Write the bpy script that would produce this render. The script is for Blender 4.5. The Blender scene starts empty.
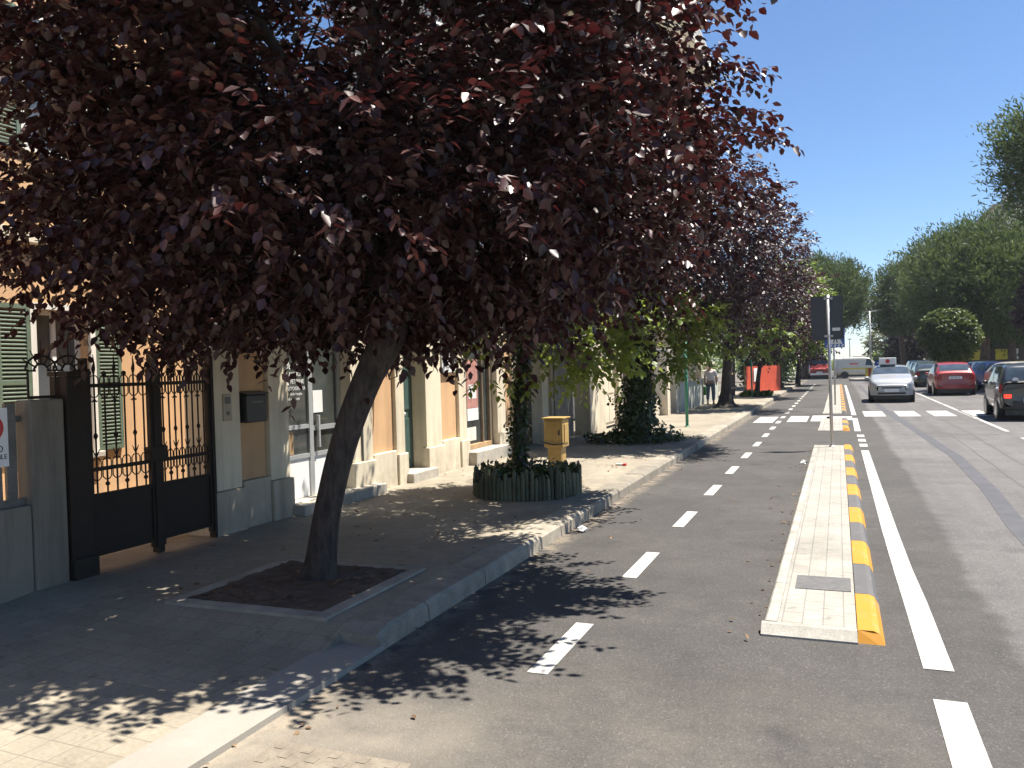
import bpy, math, random
import numpy as np
from mathutils import Vector, Matrix
random.seed(7)
SC = bpy.context.scene
COL = SC.collection
R = math.radians
ORIG = {}

# ------------------------------------------------------------------ helpers
class MB:
    """collects shapes, builds ONE mesh object"""
    def __init__(s): s.v = []; s.f = []; s.mi = []; s.cur = 0
    def add(s, vs, fs):
        o = len(s.v); s.v += [tuple(map(float, v)) for v in vs]
        for f in fs: s.f.append([i + o for i in f]); s.mi.append(s.cur)
        return s
    def box(s, x0, x1, y0, y1, z0, z1):
        return s.add([(x0,y0,z0),(x1,y0,z0),(x1,y1,z0),(x0,y1,z0),(x0,y0,z1),(x1,y0,z1),(x1,y1,z1),(x0,y1,z1)],
                     [(0,3,2,1),(4,5,6,7),(0,1,5,4),(1,2,6,5),(2,3,7,6),(3,0,4,7)])
    def prism(s, pts, z0, z1):
        n = len(pts)
        vs = [(x,y,z0) for x,y in pts] + [(x,y,z1) for x,y in pts]
        fs = [list(range(n))[::-1], list(range(n, 2*n))] + [(i,(i+1)%n,n+(i+1)%n,n+i) for i in range(n)]
        return s.add(vs, fs)
    def quad(s, a, b, c, d): return s.add([a,b,c,d], [(0,1,2,3)])
    def tube(s, path, rad, n=10, cap=True):
        path = [Vector(p) for p in path]
        if not hasattr(rad, '__len__'): rad = [rad]*len(path)
        o = len(s.v); vs = []; fs = []
        ref = None
        for i, p in enumerate(path):
            d = (path[min(i+1,len(path)-1)] - path[max(i-1,0)]).normalized()
            if ref is None: ref = Vector((1,0,0)) if abs(d.x) < .8 else Vector((0,1,0))
            u = d.cross(ref)
            if u.length < 1e-4: u = d.cross(Vector((0,1,.3)))
            u.normalize(); w = d.cross(u)
            for k in range(n):
                a = 2*math.pi*k/n
                vs.append(tuple(p + (u*math.cos(a) + w*math.sin(a))*rad[i]))
        for i in range(len(path)-1):
            for k in range(n):
                fs.append((i*n+k, i*n+(k+1)%n, (i+1)*n+(k+1)%n, (i+1)*n+k))
        if cap:
            fs.append(list(range(n))[::-1]); fs.append(list(range((len(path)-1)*n, len(path)*n)))
        return s.add(vs, fs)
    def ball(s, c, r, n=8, sz=1.0):
        prof = [(max(r*math.sin(math.pi*i/6), 1e-4), -r*sz*math.cos(math.pi*i/6)) for i in range(7)]
        return s.lathe(c, prof, n)
    def lathe(s, c, prof, n=16, axis='z'):
        vs = []; fs = []
        for (r, h) in prof:
            for k in range(n):
                a = 2*math.pi*k/n; x, y = r*math.cos(a), r*math.sin(a)
                vs.append((c[0]+x, c[1]+y, c[2]+h) if axis == 'z' else ((c[0]+h, c[1]+x, c[2]+y) if axis == 'x' else (c[0]+y, c[1]+h, c[2]+x)))
        m = len(prof)
        for i in range(m-1):
            for k in range(n):
                fs.append((i*n+k, i*n+(k+1)%n, (i+1)*n+(k+1)%n, (i+1)*n+k))
        fs.append(list(range(n))[::-1]); fs.append(list(range((m-1)*n, m*n)))
        return s.add(vs, fs)
    def grid(s, f, nu, nv):
        vs = [f(i/nu, j/nv) for i in range(nu+1) for j in range(nv+1)]
        fs = [(i*(nv+1)+j, (i+1)*(nv+1)+j, (i+1)*(nv+1)+j+1, i*(nv+1)+j+1) for i in range(nu) for j in range(nv)]
        return s.add(vs, fs)
    def build(s, name, mat, parent=None, bev=0, smooth=False, loc=None):
        me = bpy.data.meshes.new(name)
        o = bpy.data.objects.new(name, me); COL.objects.link(o)
        off = Vector((0,0,0))
        if parent is not None:
            off = ORIG.get(parent.name, Vector((0,0,0))); o.parent = parent
        elif loc is not None:
            off = Vector(loc); o.location = off
        ORIG[o.name] = off
        me.from_pydata([tuple(Vector(v) - off) for v in s.v], [], s.f)
        for m in (mat if isinstance(mat, (list, tuple)) else [mat]): me.materials.append(m)
        if isinstance(mat, (list, tuple)): me.polygons.foreach_set('material_index', s.mi)
        if smooth: me.polygons.foreach_set('use_smooth', [True]*len(me.polygons))
        me.update()
        if bev:
            b = o.modifiers.new('bevel', 'BEVEL'); b.width = bev; b.segments = 2; b.limit_method = 'ANGLE'; b.angle_limit = R(40)
        return o

def tag(o, label=None, cat=None, group=None, kind=None):
    if label: o['label'] = label
    if cat: o['category'] = cat
    if group: o['group'] = group
    if kind: o['kind'] = kind
    return o
def thing(name, label, cat, loc=(0,0,0), group=None):
    o = bpy.data.objects.new(name, None); COL.objects.link(o); o.empty_display_size = .2
    o.location = loc; ORIG[o.name] = Vector(loc)
    return tag(o, label, cat, group)
def struct(name, mb, mat, **k):
    return tag(mb.build(name, mat, **k), kind='structure')
def dup(o, parent=None):
    c = o.copy(); COL.objects.link(c); c.parent = parent
    for ch in list(o.children): dup(ch, c)
    return c

def text(name, s, size, mat, parent, loc, rot, extrude=.001, align='CENTER', shear=0):
    cu = bpy.data.curves.new(name, 'FONT'); cu.body = s; cu.size = size; cu.extrude = extrude; cu.align_x = align; cu.shear = shear
    t = bpy.data.objects.new(name+'_tmp', cu); COL.objects.link(t)
    bpy.context.view_layer.update()
    me = bpy.data.meshes.new_from_object(t.evaluated_get(bpy.context.evaluated_depsgraph_get()))
    bpy.data.objects.remove(t); bpy.data.curves.remove(cu)
    o = bpy.data.objects.new(name, me); COL.objects.link(o)
    me.materials.clear(); me.materials.append(mat)
    o.parent = parent; o.location = Vector(loc) - ORIG.get(parent.name, Vector((0,0,0))); o.rotation_euler = rot
    return o
FACE_X = (R(90), 0, R(90))       # text readable from +X
FACE_NEAR = (R(90), 0, 0)        # text readable from -Y

# ------------------------------------------------------------------ materials
def nt(name):
    m = bpy.data.materials.new(name); m.use_nodes = True
    n = m.node_tree; n.nodes.clear()
    out = n.nodes.new('ShaderNodeOutputMaterial'); b = n.nodes.new('ShaderNodeBsdfPrincipled')
    n.links.new(b.outputs[0], out.inputs[0])
    return m, n, b, out
def N(n, t, **k):
    x = n.nodes.new(t)
    for a, v in k.items(): setattr(x, a, v)
    return x
def noise(n, scale, detail=4, rough=.6, vec=None):
    x = N(n, 'ShaderNodeTexNoise'); x.inputs['Scale'].default_value = scale
    x.inputs['Detail'].default_value = detail; x.inputs['Roughness'].default_value = rough
    if vec is None: vec = N(n, 'ShaderNodeNewGeometry').outputs['Position']
    n.links.new(vec, x.inputs['Vector']); return x.outputs['Fac']
def ramp(n, fac, stops):
    x = N(n, 'ShaderNodeValToRGB'); e = x.color_ramp.elements
    while len(e) < len(stops): e.new(.5)
    for i, (p, c) in enumerate(stops):
        e[i].position = p; e[i].color = (c, c, c, 1) if not hasattr(c, '__len__') else (*c, 1)
    n.links.new(fac, x.inputs[0]); return x.outputs[0]
def mix(n, a, b, fac, mode='MIX'):
    x = N(n, 'ShaderNodeMix', data_type='RGBA', blend_type=mode)
    for i, v in ((6, a), (7, b), (0, fac)):
        if hasattr(v, 'is_output'): n.links.new(v, x.inputs[i])
        elif i == 0: x.inputs[0].default_value = v
        else: x.inputs[i].default_value = (*v, 1)
    return x.outputs[2]
def mathn(n, op, a, b=0.):
    x = N(n, 'ShaderNodeMath', operation=op)
    for i, v in enumerate((a, b)):
        if hasattr(v, 'is_output'): n.links.new(v, x.inputs[i])
        else: x.inputs[i].default_value = v
    return x.outputs[0]
def bump(n, b, h, strength, dist=.01):
    x = N(n, 'ShaderNodeBump'); x.inputs['Strength'].default_value = strength; x.inputs['Distance'].default_value = dist
    n.links.new(h, x.inputs['Height']); n.links.new(x.outputs[0], b.inputs['Normal'])
def sc(c, k): return tuple(min(1, x*k) for x in c)

def plain(name, c, rough=.6, var=.25, scale=4., fine=60., bmp=.15, metal=0., spec=.5, coat=0.):
    m, n, b, o = nt(name)
    a = ramp(n, noise(n, scale, 5), [(.25, sc(c, 1-var)), (.75, sc(c, 1+var*.6))])
    f = ramp(n, noise(n, fine, 3), [(.3, 1-var*.6), (.7, 1.)])
    n.links.new(mix(n, a, f, 1., 'MULTIPLY'), b.inputs['Base Color'])
    b.inputs['Roughness'].default_value = rough; b.inputs['Metallic'].default_value = metal
    b.inputs['Specular IOR Level'].default_value = spec; b.inputs['Coat Weight'].default_value = coat
    if coat: b.inputs['Coat Roughness'].default_value = .04
    if bmp: bump(n, b, noise(n, fine, 4), bmp, .004)
    return m
def emit(name, c, s):
    m, n, b, o = nt(name); b.inputs['Base Color'].default_value = (*c, 1)
    b.inputs['Emission Color'].default_value = (*c, 1); b.inputs['Emission Strength'].default_value = s; return m
def glassy(name, c, rough=.06):
    m, n, b, o = nt(name)
    g = ramp(n, noise(n, 1.3, 3), [(.35, sc(c, .6)), (.7, sc(c, 1.5))])
    n.links.new(g, b.inputs['Base Color']); b.inputs['Roughness'].default_value = rough
    b.inputs['Specular IOR Level'].default_value = .6; return m
def leafmat(name, lo, hi, trans, tw=.3, rough=.42, spec=.5):
    m, n, b, o = nt(name)
    at = N(n, 'ShaderNodeAttribute', attribute_name='var')
    c = ramp(n, at.outputs['Fac'], [(0., lo), (.72, tuple(x*.6+y*.4 for x, y in zip(lo, hi))), (1., hi)])
    n.links.new(c, b.inputs['Base Color']); b.inputs['Roughness'].default_value = rough; b.inputs['Specular IOR Level'].default_value = spec
    t = N(n, 'ShaderNodeBsdfTranslucent'); t.inputs[0].default_value = (*trans, 1)
    s = N(n, 'ShaderNodeMixShader'); s.inputs[0].default_value = tw
    n.links.new(b.outputs[0], s.inputs[1]); n.links.new(t.outputs[0], s.inputs[2]); n.links.new(s.outputs[0], o.inputs[0])
    return m

def xyz(n):
    s = N(n, 'ShaderNodeSeparateXYZ'); n.links.new(N(n, 'ShaderNodeNewGeometry').outputs['Position'], s.inputs[0]); return s.outputs
def sstep(n, v, a, b):
    x = N(n, 'ShaderNodeMapRange', interpolation_type='SMOOTHSTEP'); n.links.new(v, x.inputs[0])
    x.inputs[1].default_value = a; x.inputs[2].default_value = b; return x.outputs[0]

def asphalt():
    m, n, b, o = nt('asphalt')
    P = xyz(n)
    sp = noise(n, 110, 3, .8); sp2 = N(n, 'ShaderNodeTexVoronoi'); sp2.inputs['Scale'].default_value = 95
    n.links.new(N(n, 'ShaderNodeNewGeometry').outputs['Position'], sp2.inputs['Vector'])
    grain = ramp(n, sp2.outputs['Color'], [(.0, .62), (.75, 1.), (.97, 1.7)])
    gr2 = ramp(n, sp, [(.3, .7), (.7, 1.25)])
    big = noise(n, .7, 5, .65); mid = noise(n, 3.2, 5, .7)
    new = ramp(n, big, [(.3, (.056, .052, .048)), (.7, (.080, .074, .068))])
    old = ramp(n, big, [(.3, (.104, .098, .094)), (.7, (.146, .138, .132))])
    # lengthwise wear on the carriageway
    mp = N(n, 'ShaderNodeMapping'); n.links.new(N(n, 'ShaderNodeNewGeometry').outputs['Position'], mp.inputs[0]); mp.inputs['Scale'].default_value = (2.2, .06, 1)
    streak = ramp(n, noise(n, 1., 4, .6, mp.outputs[0]), [(.3, .8), (.7, 1.12)])
    old = mix(n, old, streak, 1., 'MULTIPLY')
    edge = mathn(n, 'ADD', P[0], mathn(n, 'MULTIPLY', mathn(n, 'SUBTRACT', noise(n, .8, 4), .5), .35))
    c = mix(n, new, old, sstep(n, edge, .88, 1.02))
    patch = ramp(n, mid, [(.3, .86), (.7, 1.1)])
    c = mix(n, c, patch, 1., 'MULTIPLY')
    c = mix(n, c, grain, .75, 'MULTIPLY'); c = mix(n, c, gr2, .8, 'MULTIPLY')
    # repairs, oil and tyre polish
    pt = N(n, 'ShaderNodeTexVoronoi', feature='F1'); pt.inputs['Scale'].default_value = .33
    n.links.new(N(n, 'ShaderNodeNewGeometry').outputs['Position'], pt.inputs['Vector'])
    c = mix(n, c, ramp(n, pt.outputs['Color'], [(.1, .88), (.8, 1.06)]), .8, 'MULTIPLY')
    oil = ramp(n, noise(n, 1.7, 2, .4), [(.66, 1.), (.74, .68)])
    c = mix(n, c, oil, .7, 'MULTIPLY')
    chips = N(n, 'ShaderNodeTexVoronoi'); chips.inputs['Scale'].default_value = 38
    n.links.new(N(n, 'ShaderNodeNewGeometry').outputs['Position'], chips.inputs['Vector'])
    c = mix(n, c, (.30, .285, .26), mathn(n, 'MULTIPLY', ramp(n, chips.outputs['Distance'], [(.06, 1.), (.16, 0.)]), ramp(n, chips.outputs['Color'], [(.55, 0.), (.85, .55)])))
    # pale grit and sand swept against the kerb by the dropped crossing
    d1 = mathn(n, 'MULTIPLY', sstep(n, P[0], -1.15, -2.5), sstep(n, P[1], 4.1, 3.2))
    sandf = mathn(n, 'MULTIPLY', d1, ramp(n, noise(n, 2.4, 6, .7), [(.25, .25), (.6, 1.)]))
    d2 = mathn(n, 'MULTIPLY', sstep(n, P[0], -2.45, -2.68), ramp(n, noise(n, 3., 6, .75), [(.42, 0.), (.68, .8)]))
    d3 = mathn(n, 'MULTIPLY', mathn(n, 'MULTIPLY', sstep(n, P[1], 5.2, 3.2), sstep(n, P[0], .8, .0)), ramp(n, noise(n, 1.5, 6, .7), [(.35, .0), (.75, .26)]))
    c = mix(n, c, (.36, .31, .235), mathn(n, 'MULTIPLY', sandf, .5))
    c = mix(n, c, (.34, .27, .19), d2)
    c = mix(n, c, (.30, .26, .20), d3)
    n.links.new(c, b.inputs['Base Color']); b.inputs['Roughness'].default_value = .82
    b.inputs['Specular IOR Level'].default_value = .35
    bump(n, b, mathn(n, 'ADD', sp2.outputs['Distance'], sp), .55, .004)
    return m

def tiles(name, c1, c2, cm, w, h, mort, offset=0., rough=.8, swap=False, freq=2, stain=.3):
    m, n, b, o = nt(name)
    g = N(n, 'ShaderNodeNewGeometry')
    v = g.outputs['Position']
    if swap:
        mp = N(n, 'ShaderNodeMapping'); mp.inputs['Rotation'].default_value = (0, 0, R(90)); n.links.new(v, mp.inputs[0]); v = mp.outputs[0]
    br = N(n, 'ShaderNodeTexBrick'); br.offset = offset; br.offset_frequency = freq
    n.links.new(v, br.inputs['Vector'])
    for k, val in (('Color1', (*c1, 1)), ('Color2', (*c2, 1)), ('Mortar', (*cm, 1))): br.inputs[k].default_value = val
    br.inputs['Scale'].default_value = 1; br.inputs['Mortar Size'].default_value = mort; br.inputs['Mortar Smooth'].default_value = .3
    br.inputs['Brick Width'].default_value = w; br.inputs['Row Height'].default_value = h
    st = ramp(n, noise(n, 1.1, 6, .7), [(.3, 1-stain), (.65, 1.05)])
    fi = ramp(n, noise(n, 45, 4, .7), [(.3, .8), (.7, 1.1)])
    spots = ramp(n, noise(n, 9, 2, .5), [(.27, .62), (.36, 1.)])
    c = mix(n, br.outputs['Color'], st, 1., 'MULTIPLY'); c = mix(n, c, fi, 1., 'MULTIPLY'); c = mix(n, c, spots, .7, 'MULTIPLY')
    n.links.new(c, b.inputs['Base Color']); b.inputs['Roughness'].default_value = rough
    h_ = mathn(n, 'SUBTRACT', mathn(n, 'MULTIPLY', noise(n, 70, 4), .35), br.outputs['Fac'])
    bump(n, b, h_, .5, .006)
    return m
def stones(name, c, var=.3):
    m, n, b, o = nt(name)
    g = N(n, 'ShaderNodeNewGeometry')
    a = ramp(n, g.outputs['Random Per Island'], [(0., sc(c, 1-var)), (1., sc(c, 1+var*.5))])
    s = ramp(n, noise(n, 3.5, 6, .7), [(.3, .62), (.62, 1.08)])
    f = ramp(n, noise(n, 70, 4, .7), [(.3, .78), (.7, 1.1)])
    n.links.new(mix(n, mix(n, a, s, 1., 'MULTIPLY'), f, 1., 'MULTIPLY'), b.inputs['Base Color'])
    b.inputs['Roughness'].default_value = .85; bump(n, b, noise(n, 40, 5), .4, .006); return m
def worn(name, c, under, amt=.5, scale=9.):
    m, n, b, o = nt(name)
    f = ramp(n, noise(n, scale, 8, .75), [(.34, 1.), (.34+.2*amt, 0.)])
    s = ramp(n, noise(n, 2., 5), [(.3, .86), (.7, 1.)])
    base = mix(n, mix(n, c, s, 1., 'MULTIPLY'), under, mathn(n, 'MULTIPLY', f, amt))
    g2 = ramp(n, noise(n, 120, 3, .7), [(.3, .82), (.65, 1.)])
    n.links.new(mix(n, base, g2, 1., 'MULTIPLY'), b.inputs['Base Color']); b.inputs['Roughness'].default_value = .7
    bump(n, b, noise(n, 120, 3), .4, .003); return m
def plaster(name, c, stainc=.3, streaks=True):
    m, n, b, o = nt(name)
    P = xyz(n)
    mp = N(n, 'ShaderNodeMapping'); n.links.new(N(n, 'ShaderNodeNewGeometry').outputs['Position'], mp.inputs[0]); mp.inputs['Scale'].default_value = (5, 5, .5)
    a = ramp(n, noise(n, 1.2, 6, .65), [(.3, sc(c, .86)), (.7, sc(c, 1.06))])
    s = ramp(n, noise(n, 1., 5, .7, mp.outputs[0]), [(.28, 1-stainc), (.55, 1.)])
    c2 = mix(n, a, s, 1., 'MULTIPLY')
    low = mathn(n, 'MULTIPLY', sstep(n, P[2], .75, .12), ramp(n, noise(n, 5., 6, .7), [(.35, 0.), (.7, .55)]))
    c2 = mix(n, c2, (.22, .19, .15), low)
    n.links.new(c2, b.inputs['Base Color']); b.inputs['Roughness'].default_value = .9; b.inputs['Specular IOR Level'].default_value = .2
    bump(n, b, noise(n, 55, 5, .7), .35, .004); return m
def bark(name, c):
    m, n, b, o = nt(name)
    big = ramp(n, noise(n, 6., 5, .7), [(.3, .6), (.7, 1.3)])
    mp = N(n, 'ShaderNodeMapping'); n.links.new(N(n, 'ShaderNodeNewGeometry').outputs['Position'], mp.inputs[0]); mp.inputs['Scale'].default_value = (14, 14, 3.5)
    h = noise(n, 1.6, 6, .7, mp.outputs[0])
    n.links.new(mix(n, ramp(n, h, [(.35, sc(c, .4)), (.5, sc(c, 1.)), (.72, sc(c, 1.7))]), big, 1., 'MULTIPLY'), b.inputs['Base Color'])
    b.inputs['Roughness'].default_value = .9; bump(n, b, h, .9, .02); return m

M = {}
M['asphalt'] = asphalt()
M['paving'] = tiles('paving', (.30, .257, .19), (.262, .226, .168), (.205, .176, .132), .16, .16, .0035)
M['court'] = tiles('court', (.5, .43, .33), (.46, .4, .31), (.28, .24, .2), .4, .4, .008)
M['pavers'] = tiles('pavers', (.325, .305, .262), (.295, .275, .235), (.22, .205, .18), .22, .125, .005, .37, swap=True, stain=.3)
M['kerb'] = stones('kerb_stone', (.30, .263, .205))
M['kerb_pale'] = worn('painted_stone', (.31, .285, .24), (.33, .30, .26), .7, 6)
M['island_edge'] = stones('island_concrete', (.345, .325, .28), .15)
M['yellow'] = worn('yellow_paint', (.50, .22, .008), (.34, .27, .19), .6, 7)
M['kerb_grey'] = worn('grey_paint', (.098, .094, .093), (.19, .18, .17), .55, 12)
M['white_paint'] = worn('white_paint', (.47, .455, .42), (.16, .15, .14), .6, 9)
M['white_worn'] = worn('white_worn', (.45, .435, .405), (.2, .19, .18), .8, 6)
M['tar'] = plain('tar', (.075, .072, .074), .6, .3, 3, 80)
M['crack'] = plain('crack_seal', (.085, .081, .078), .75, .35, 3, 80)
M['grate'] = plain('iron_grate', (.12, .115, .11), .65, .3, 20, 90, .4)
M['rusty'] = plain('dusty_rust', (.22, .185, .14), .8, .35, 8, 70, .5)
M['pit_stone'] = stones('pit_stone', (.34, .305, .245), .2)
M['soil'] = plain('soil', (.115, .075, .05), .95, .45, 6, 60, .9)
M['earth'] = plain('earth', (.16, .145, .11), .95, .4, .05, 2)
M['cream'] = plaster('cream_plaster', (.70, .61, .455), .26)
M['peach'] = plaster('peach_plaster', (.60, .375, .205), .2)
M['yellow_wall'] = plaster('yellow_plaster', (.68, .50, .27))
M['grey_wall'] = plaster('grey_render', (.24, .21, .165), .4)
M['greyer'] = plaster('weathered_render', (.46, .395, .30), .4)
M['pale_wall'] = plaster('pale_wall', (.52, .53, .46), .35)
M['white_wall'] = plaster('white_wall', (.70, .66, .58), .2)
M['beige_wall'] = plaster('beige_wall', (.62, .55, .43), .2)
M['stone'] = stones('step_stone', (.46, .42, .35), .15)
M['green_shutter'] = plain('green_shutter', (.125, .165, .115), .55, .3, 5, 60)
M['green_door'] = plain('green_door', (.055, .10, .085), .45, .3, 5, 60)
M['iron'] = plain('black_iron', (.030, .021, .015), .65, .3, 8, 70, .2, 0, .25)
M['grey_iron'] = plain('grey_painted_iron', (.16, .15, .13), .55, .3, 6, 60)
M['black_plastic'] = plain('black_plastic', (.02, .02, .02), .4, .2, 5, 60, 0)
M['rubber'] = plain('rubber', (.018, .018, .018), .75, .2, 8, 60, .1)
M['alu'] = plain('aluminium', (.55, .55, .54), .4, .12, 5, 60, 0, .6)
M['rim'] = plain('alloy', (.5, .5, .51), .3, .1, 5, 60, 0, .9)
M['steel'] = plain('galvanised', (.50, .50, .49), .45, .18, 10, 90, .05, .5)
M['sign_back'] = plain('sign_back', (.055, .062, .068), .5, .15, 4, 60, 0)
M['green_paint'] = plain('green_paint', (.03, .22, .13), .4, .2, 5, 60, 0)
M['blue'] = plain('sign_blue', (.025, .09, .35), .4, .08, 5, 60, 0)
M['white'] = plain('white_plastic', (.78, .77, .73), .45, .08, 5, 60, 0)
M['paper'] = plain('paper', (.72, .71, .67), .8, .1, 5, 60, 0)
M['black'] = plain('black_print', (.02, .02, .025), .6, .1, 5, 60, 0)
M['red'] = plain('red_print', (.55, .03, .03), .5, .1, 5, 60, 0)
M['poster'] = plain('poster_pink', (.50, .24, .20), .6, .35, 9, 50, 0)
M['brown_frame'] = plain('brown_frame', (.19, .145, .10), .5, .25, 5, 60)
M['wood'] = plain('pale_wood', (.45, .29, .15), .6, .3, 5, 60)
M['dark_wood'] = plain('dark_wood', (.09, .065, .05), .6, .35, 5, 60)
M['glass'] = glassy('shop_glass', (.05, .055, .05))
M['pane'] = glassy('window_pane', (.07, .08, .09))
M['carglass'] = glassy('car_glass', (.045, .06, .08), .04)
M['lamp_glass'] = glassy('lamp_glass', (.28, .29, .30), .08)
M['cabinet'] = plain('cabinet_yellow', (.42, .27, .085), .55, .3, 6, 70)
M['hoarding'] = plain('red_hoarding', (.62, .085, .035), .6, .25, 3, 40)
M['picket'] = stones('olive_picket', (.135, .14, .085), .6)
M['dark_void'] = plain('dark_interior', (.02, .02, .018), .9, .3, 5, 60, 0)
M['bark'] = bark('plum_bark', (.05, .038, .031))
M['pine_bark'] = bark('pine_bark', (.16, .10, .07))
M['plum'] = leafmat('plum_leaves', (.012, .0049, .0045), (.118, .050, .043), (.12, .012, .014), .10, .42, .45)  # look of sunlit pinkish leaves is put into the upper colour, scattered at random
M['plum_far'] = leafmat('plum_leaves_far', (.018, .009, .012), (.085, .042, .048), (.08, .015, .017), .12, .45, .5)
M['green_leaf'] = leafmat('fresh_green_leaves', (.045, .085, .016), (.20, .26, .06), (.34, .40, .06), .35, .45)
M['ivy'] = leafmat('ivy_leaves', (.018, .034, .010), (.06, .095, .025), (.06, .10, .015), .2, .35)
M['pine'] = leafmat('pine_needles', (.030, .052, .020), (.12, .155, .055), (.11, .16, .04), .3, .6, .3)
M['olive'] = leafmat('pale_leaves', (.11, .12, .055), (.21, .21, .10), (.2, .2, .06), .3, .55, .3)
M['broad'] = leafmat('broad_leaves', (.05, .085, .02), (.19, .235, .06), (.22, .30, .04), .35, .5, .4)
M['olive_green'] = leafmat('clipped_leaves', (.035, .055, .016), (.12, .145, .04), (.13, .18, .03), .3, .5, .35)
M['grass'] = leafmat('weeds', (.05, .09, .02), (.12, .16, .05), (.14, .2, .03), .3, .6, .3)
M['dry_leaf'] = leafmat('dry_leaves', (.10, .055, .03), (.26, .17, .10), (.3, .15, .05), .2, .7, .2)
M['skin'] = plain('skin', (.45, .27, .19), .5, .1, 5, 60, 0)
M['shirt'] = plain('white_shirt', (.72, .68, .68), .8, .1, 8, 60, 0)
M['jeans'] = plain('blue_jeans', (.09, .12, .17), .85, .2, 8, 90, 0)
M['hair'] = plain('dark_hair', (.05, .04, .035), .6, .2, 8, 90, 0)
M['green_bag'] = plain('green_bag', (.07, .30, .06), .5, .2, 8, 90, 0)
M['lit_red'] = emit('lit_brake_lamp', (1., .03, .012), 1.3)
M['tail_red'] = plain('tail_red', (.30, .012, .012), .2, .1, 5, 60, 0)
M['yellow_sign'] = plain('yellow_sign', (.78, .62, .06), .5, .15, 2, 30, 0)
def paint(name, c, metal=.0): return plain(name, c, .32, .06, 3, 60, 0, metal, .5, .8)
SKY_STRENGTH, SUN_STRENGTH, EXPOSURE, HAZE = .062, 4.8, 1.38, .0003

# ------------------------------------------------------------------ setting
struct('ground', MB().quad((-300,-50,-.06),(300,-50,-.06),(300,600,-.06),(-300,600,-.06)), M['earth'])
rd = MB()
rd.quad((-2.75,-12,0),(6.3,-12,0),(6.3,130,0),(-2.75,130,0))
rd.quad((-60,76,-.004),(60,76,-.004),(60,104,-.004),(-60,104,-.004))
rd.quad((6.3,27,.0),(12.0,27,.0),(12.0,56,.0),(6.3,56,.0))
struct('road', rd, M['asphalt'])

def pave_z(x, y):
    low = .03 + max(0, min(1, (-3.05 - x)/2.6))*.075
    t = max(0, min(1, (y - 4.12)/.42)); t = t*t*(3-2*t)
    return low*(1-t) + .13*t
ys = [-6,-2,0,1,2,2.6,3,3.4,3.8] + [4.12+.042*i for i in range(11)] + [4.6]+[5.5+1.5*i for i in range(40)]
xs = [-3.0,-3.3,-3.7,-4.2,-4.8,-5.4,-6.35]
pv = MB()
pv.add([(x,y,pave_z(x,y)) for y in ys for x in xs],
       [(i*7+j+1, i*7+j, (i+1)*7+j, (i+1)*7+j+1) for i in range(len(ys)-1) for j in range(6)])
sk = [(-3.0,y,z) for y in ys for z in (pave_z(-3.0,y), -.05)]
pv.add(sk, [(2*i,2*i+1,2*i+3,2*i+2) for i in range(len(ys)-1)])
struct('pavement', pv, M['paving'])
struct('courtyard_floor', MB().quad((-9.6,-2,.115),(-6.3,-2,.115),(-6.3,10.4,.115),(-9.6,10.4,.115)), M['court'])

def kz(y):
    t = max(0, min(1, (y - 4.12)/.42)); t = t*t*(3-2*t); return .03*(1-t) + .135*t
kb = MB()
y = 4.36; random.seed(3)
while y < 62:
    L = .98 if y > 5 else .66
    y1 = y + L; e = .007; dx = random.uniform(-.003,.003); dz = random.uniform(-.002,.002)
    pts = []
    nseg = 4 if y < 5.2 else 1
    for k in range(nseg+1):
        yy = y + e + (L-2*e)*k/nseg; z = kz(yy)+dz
        pts += [(-3.0,yy,-.05),(-3.0,yy,z),(-2.735+dx,yy,z),(-2.705+dx,yy,z-.03),(-2.695+dx,yy,-.05)]
    fs = [(k*5+j, k*5+j+1, (k+1)*5+j+1, (k+1)*5+j) for k in range(nseg) for j in range(4)]
    fs += [(0,4,3,2,1), tuple(nseg*5+q for q in range(5))]
    kb.add(pts, [f[::-1] for f in fs]); y = y1
struct('kerb', kb, M['kerb'])
kl = MB()
y = 4.42
while y > -5:
    kl.box(-3.05, -2.70, y-.98+.006, y-.006, -.05, .034); y -= .98
struct('dropped_kerb', kl, M['kerb_pale'])

# pit round the first plum
pit = MB()
x0,x1,y0,y1 = -4.56,-3.17,4.46,5.86
for a in ((x0,x1,y0,y0+.11),(x0,x1,y1-.11,y1),(x0,x0+.11,y0+.112,y1-.112),(x1-.11,x1,y0+.112,y1-.112)):
    pit.box(*a, .05, .146)
struct('tree_pit_border', pit, M['pit_stone'])
rs = np.random.default_rng(5)
hz = rs.random((25,25))*.022
struct('tree_pit_soil', MB().grid(lambda u,v: (x0+.105+u*(x1-x0-.21), y0+.105+v*(y1-y0-.21), .136+.012*math.sin(u*9)*math.sin(v*7)*.5+hz[int(u*24),int(v*24)]*.8), 24, 24), M['soil'])

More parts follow.
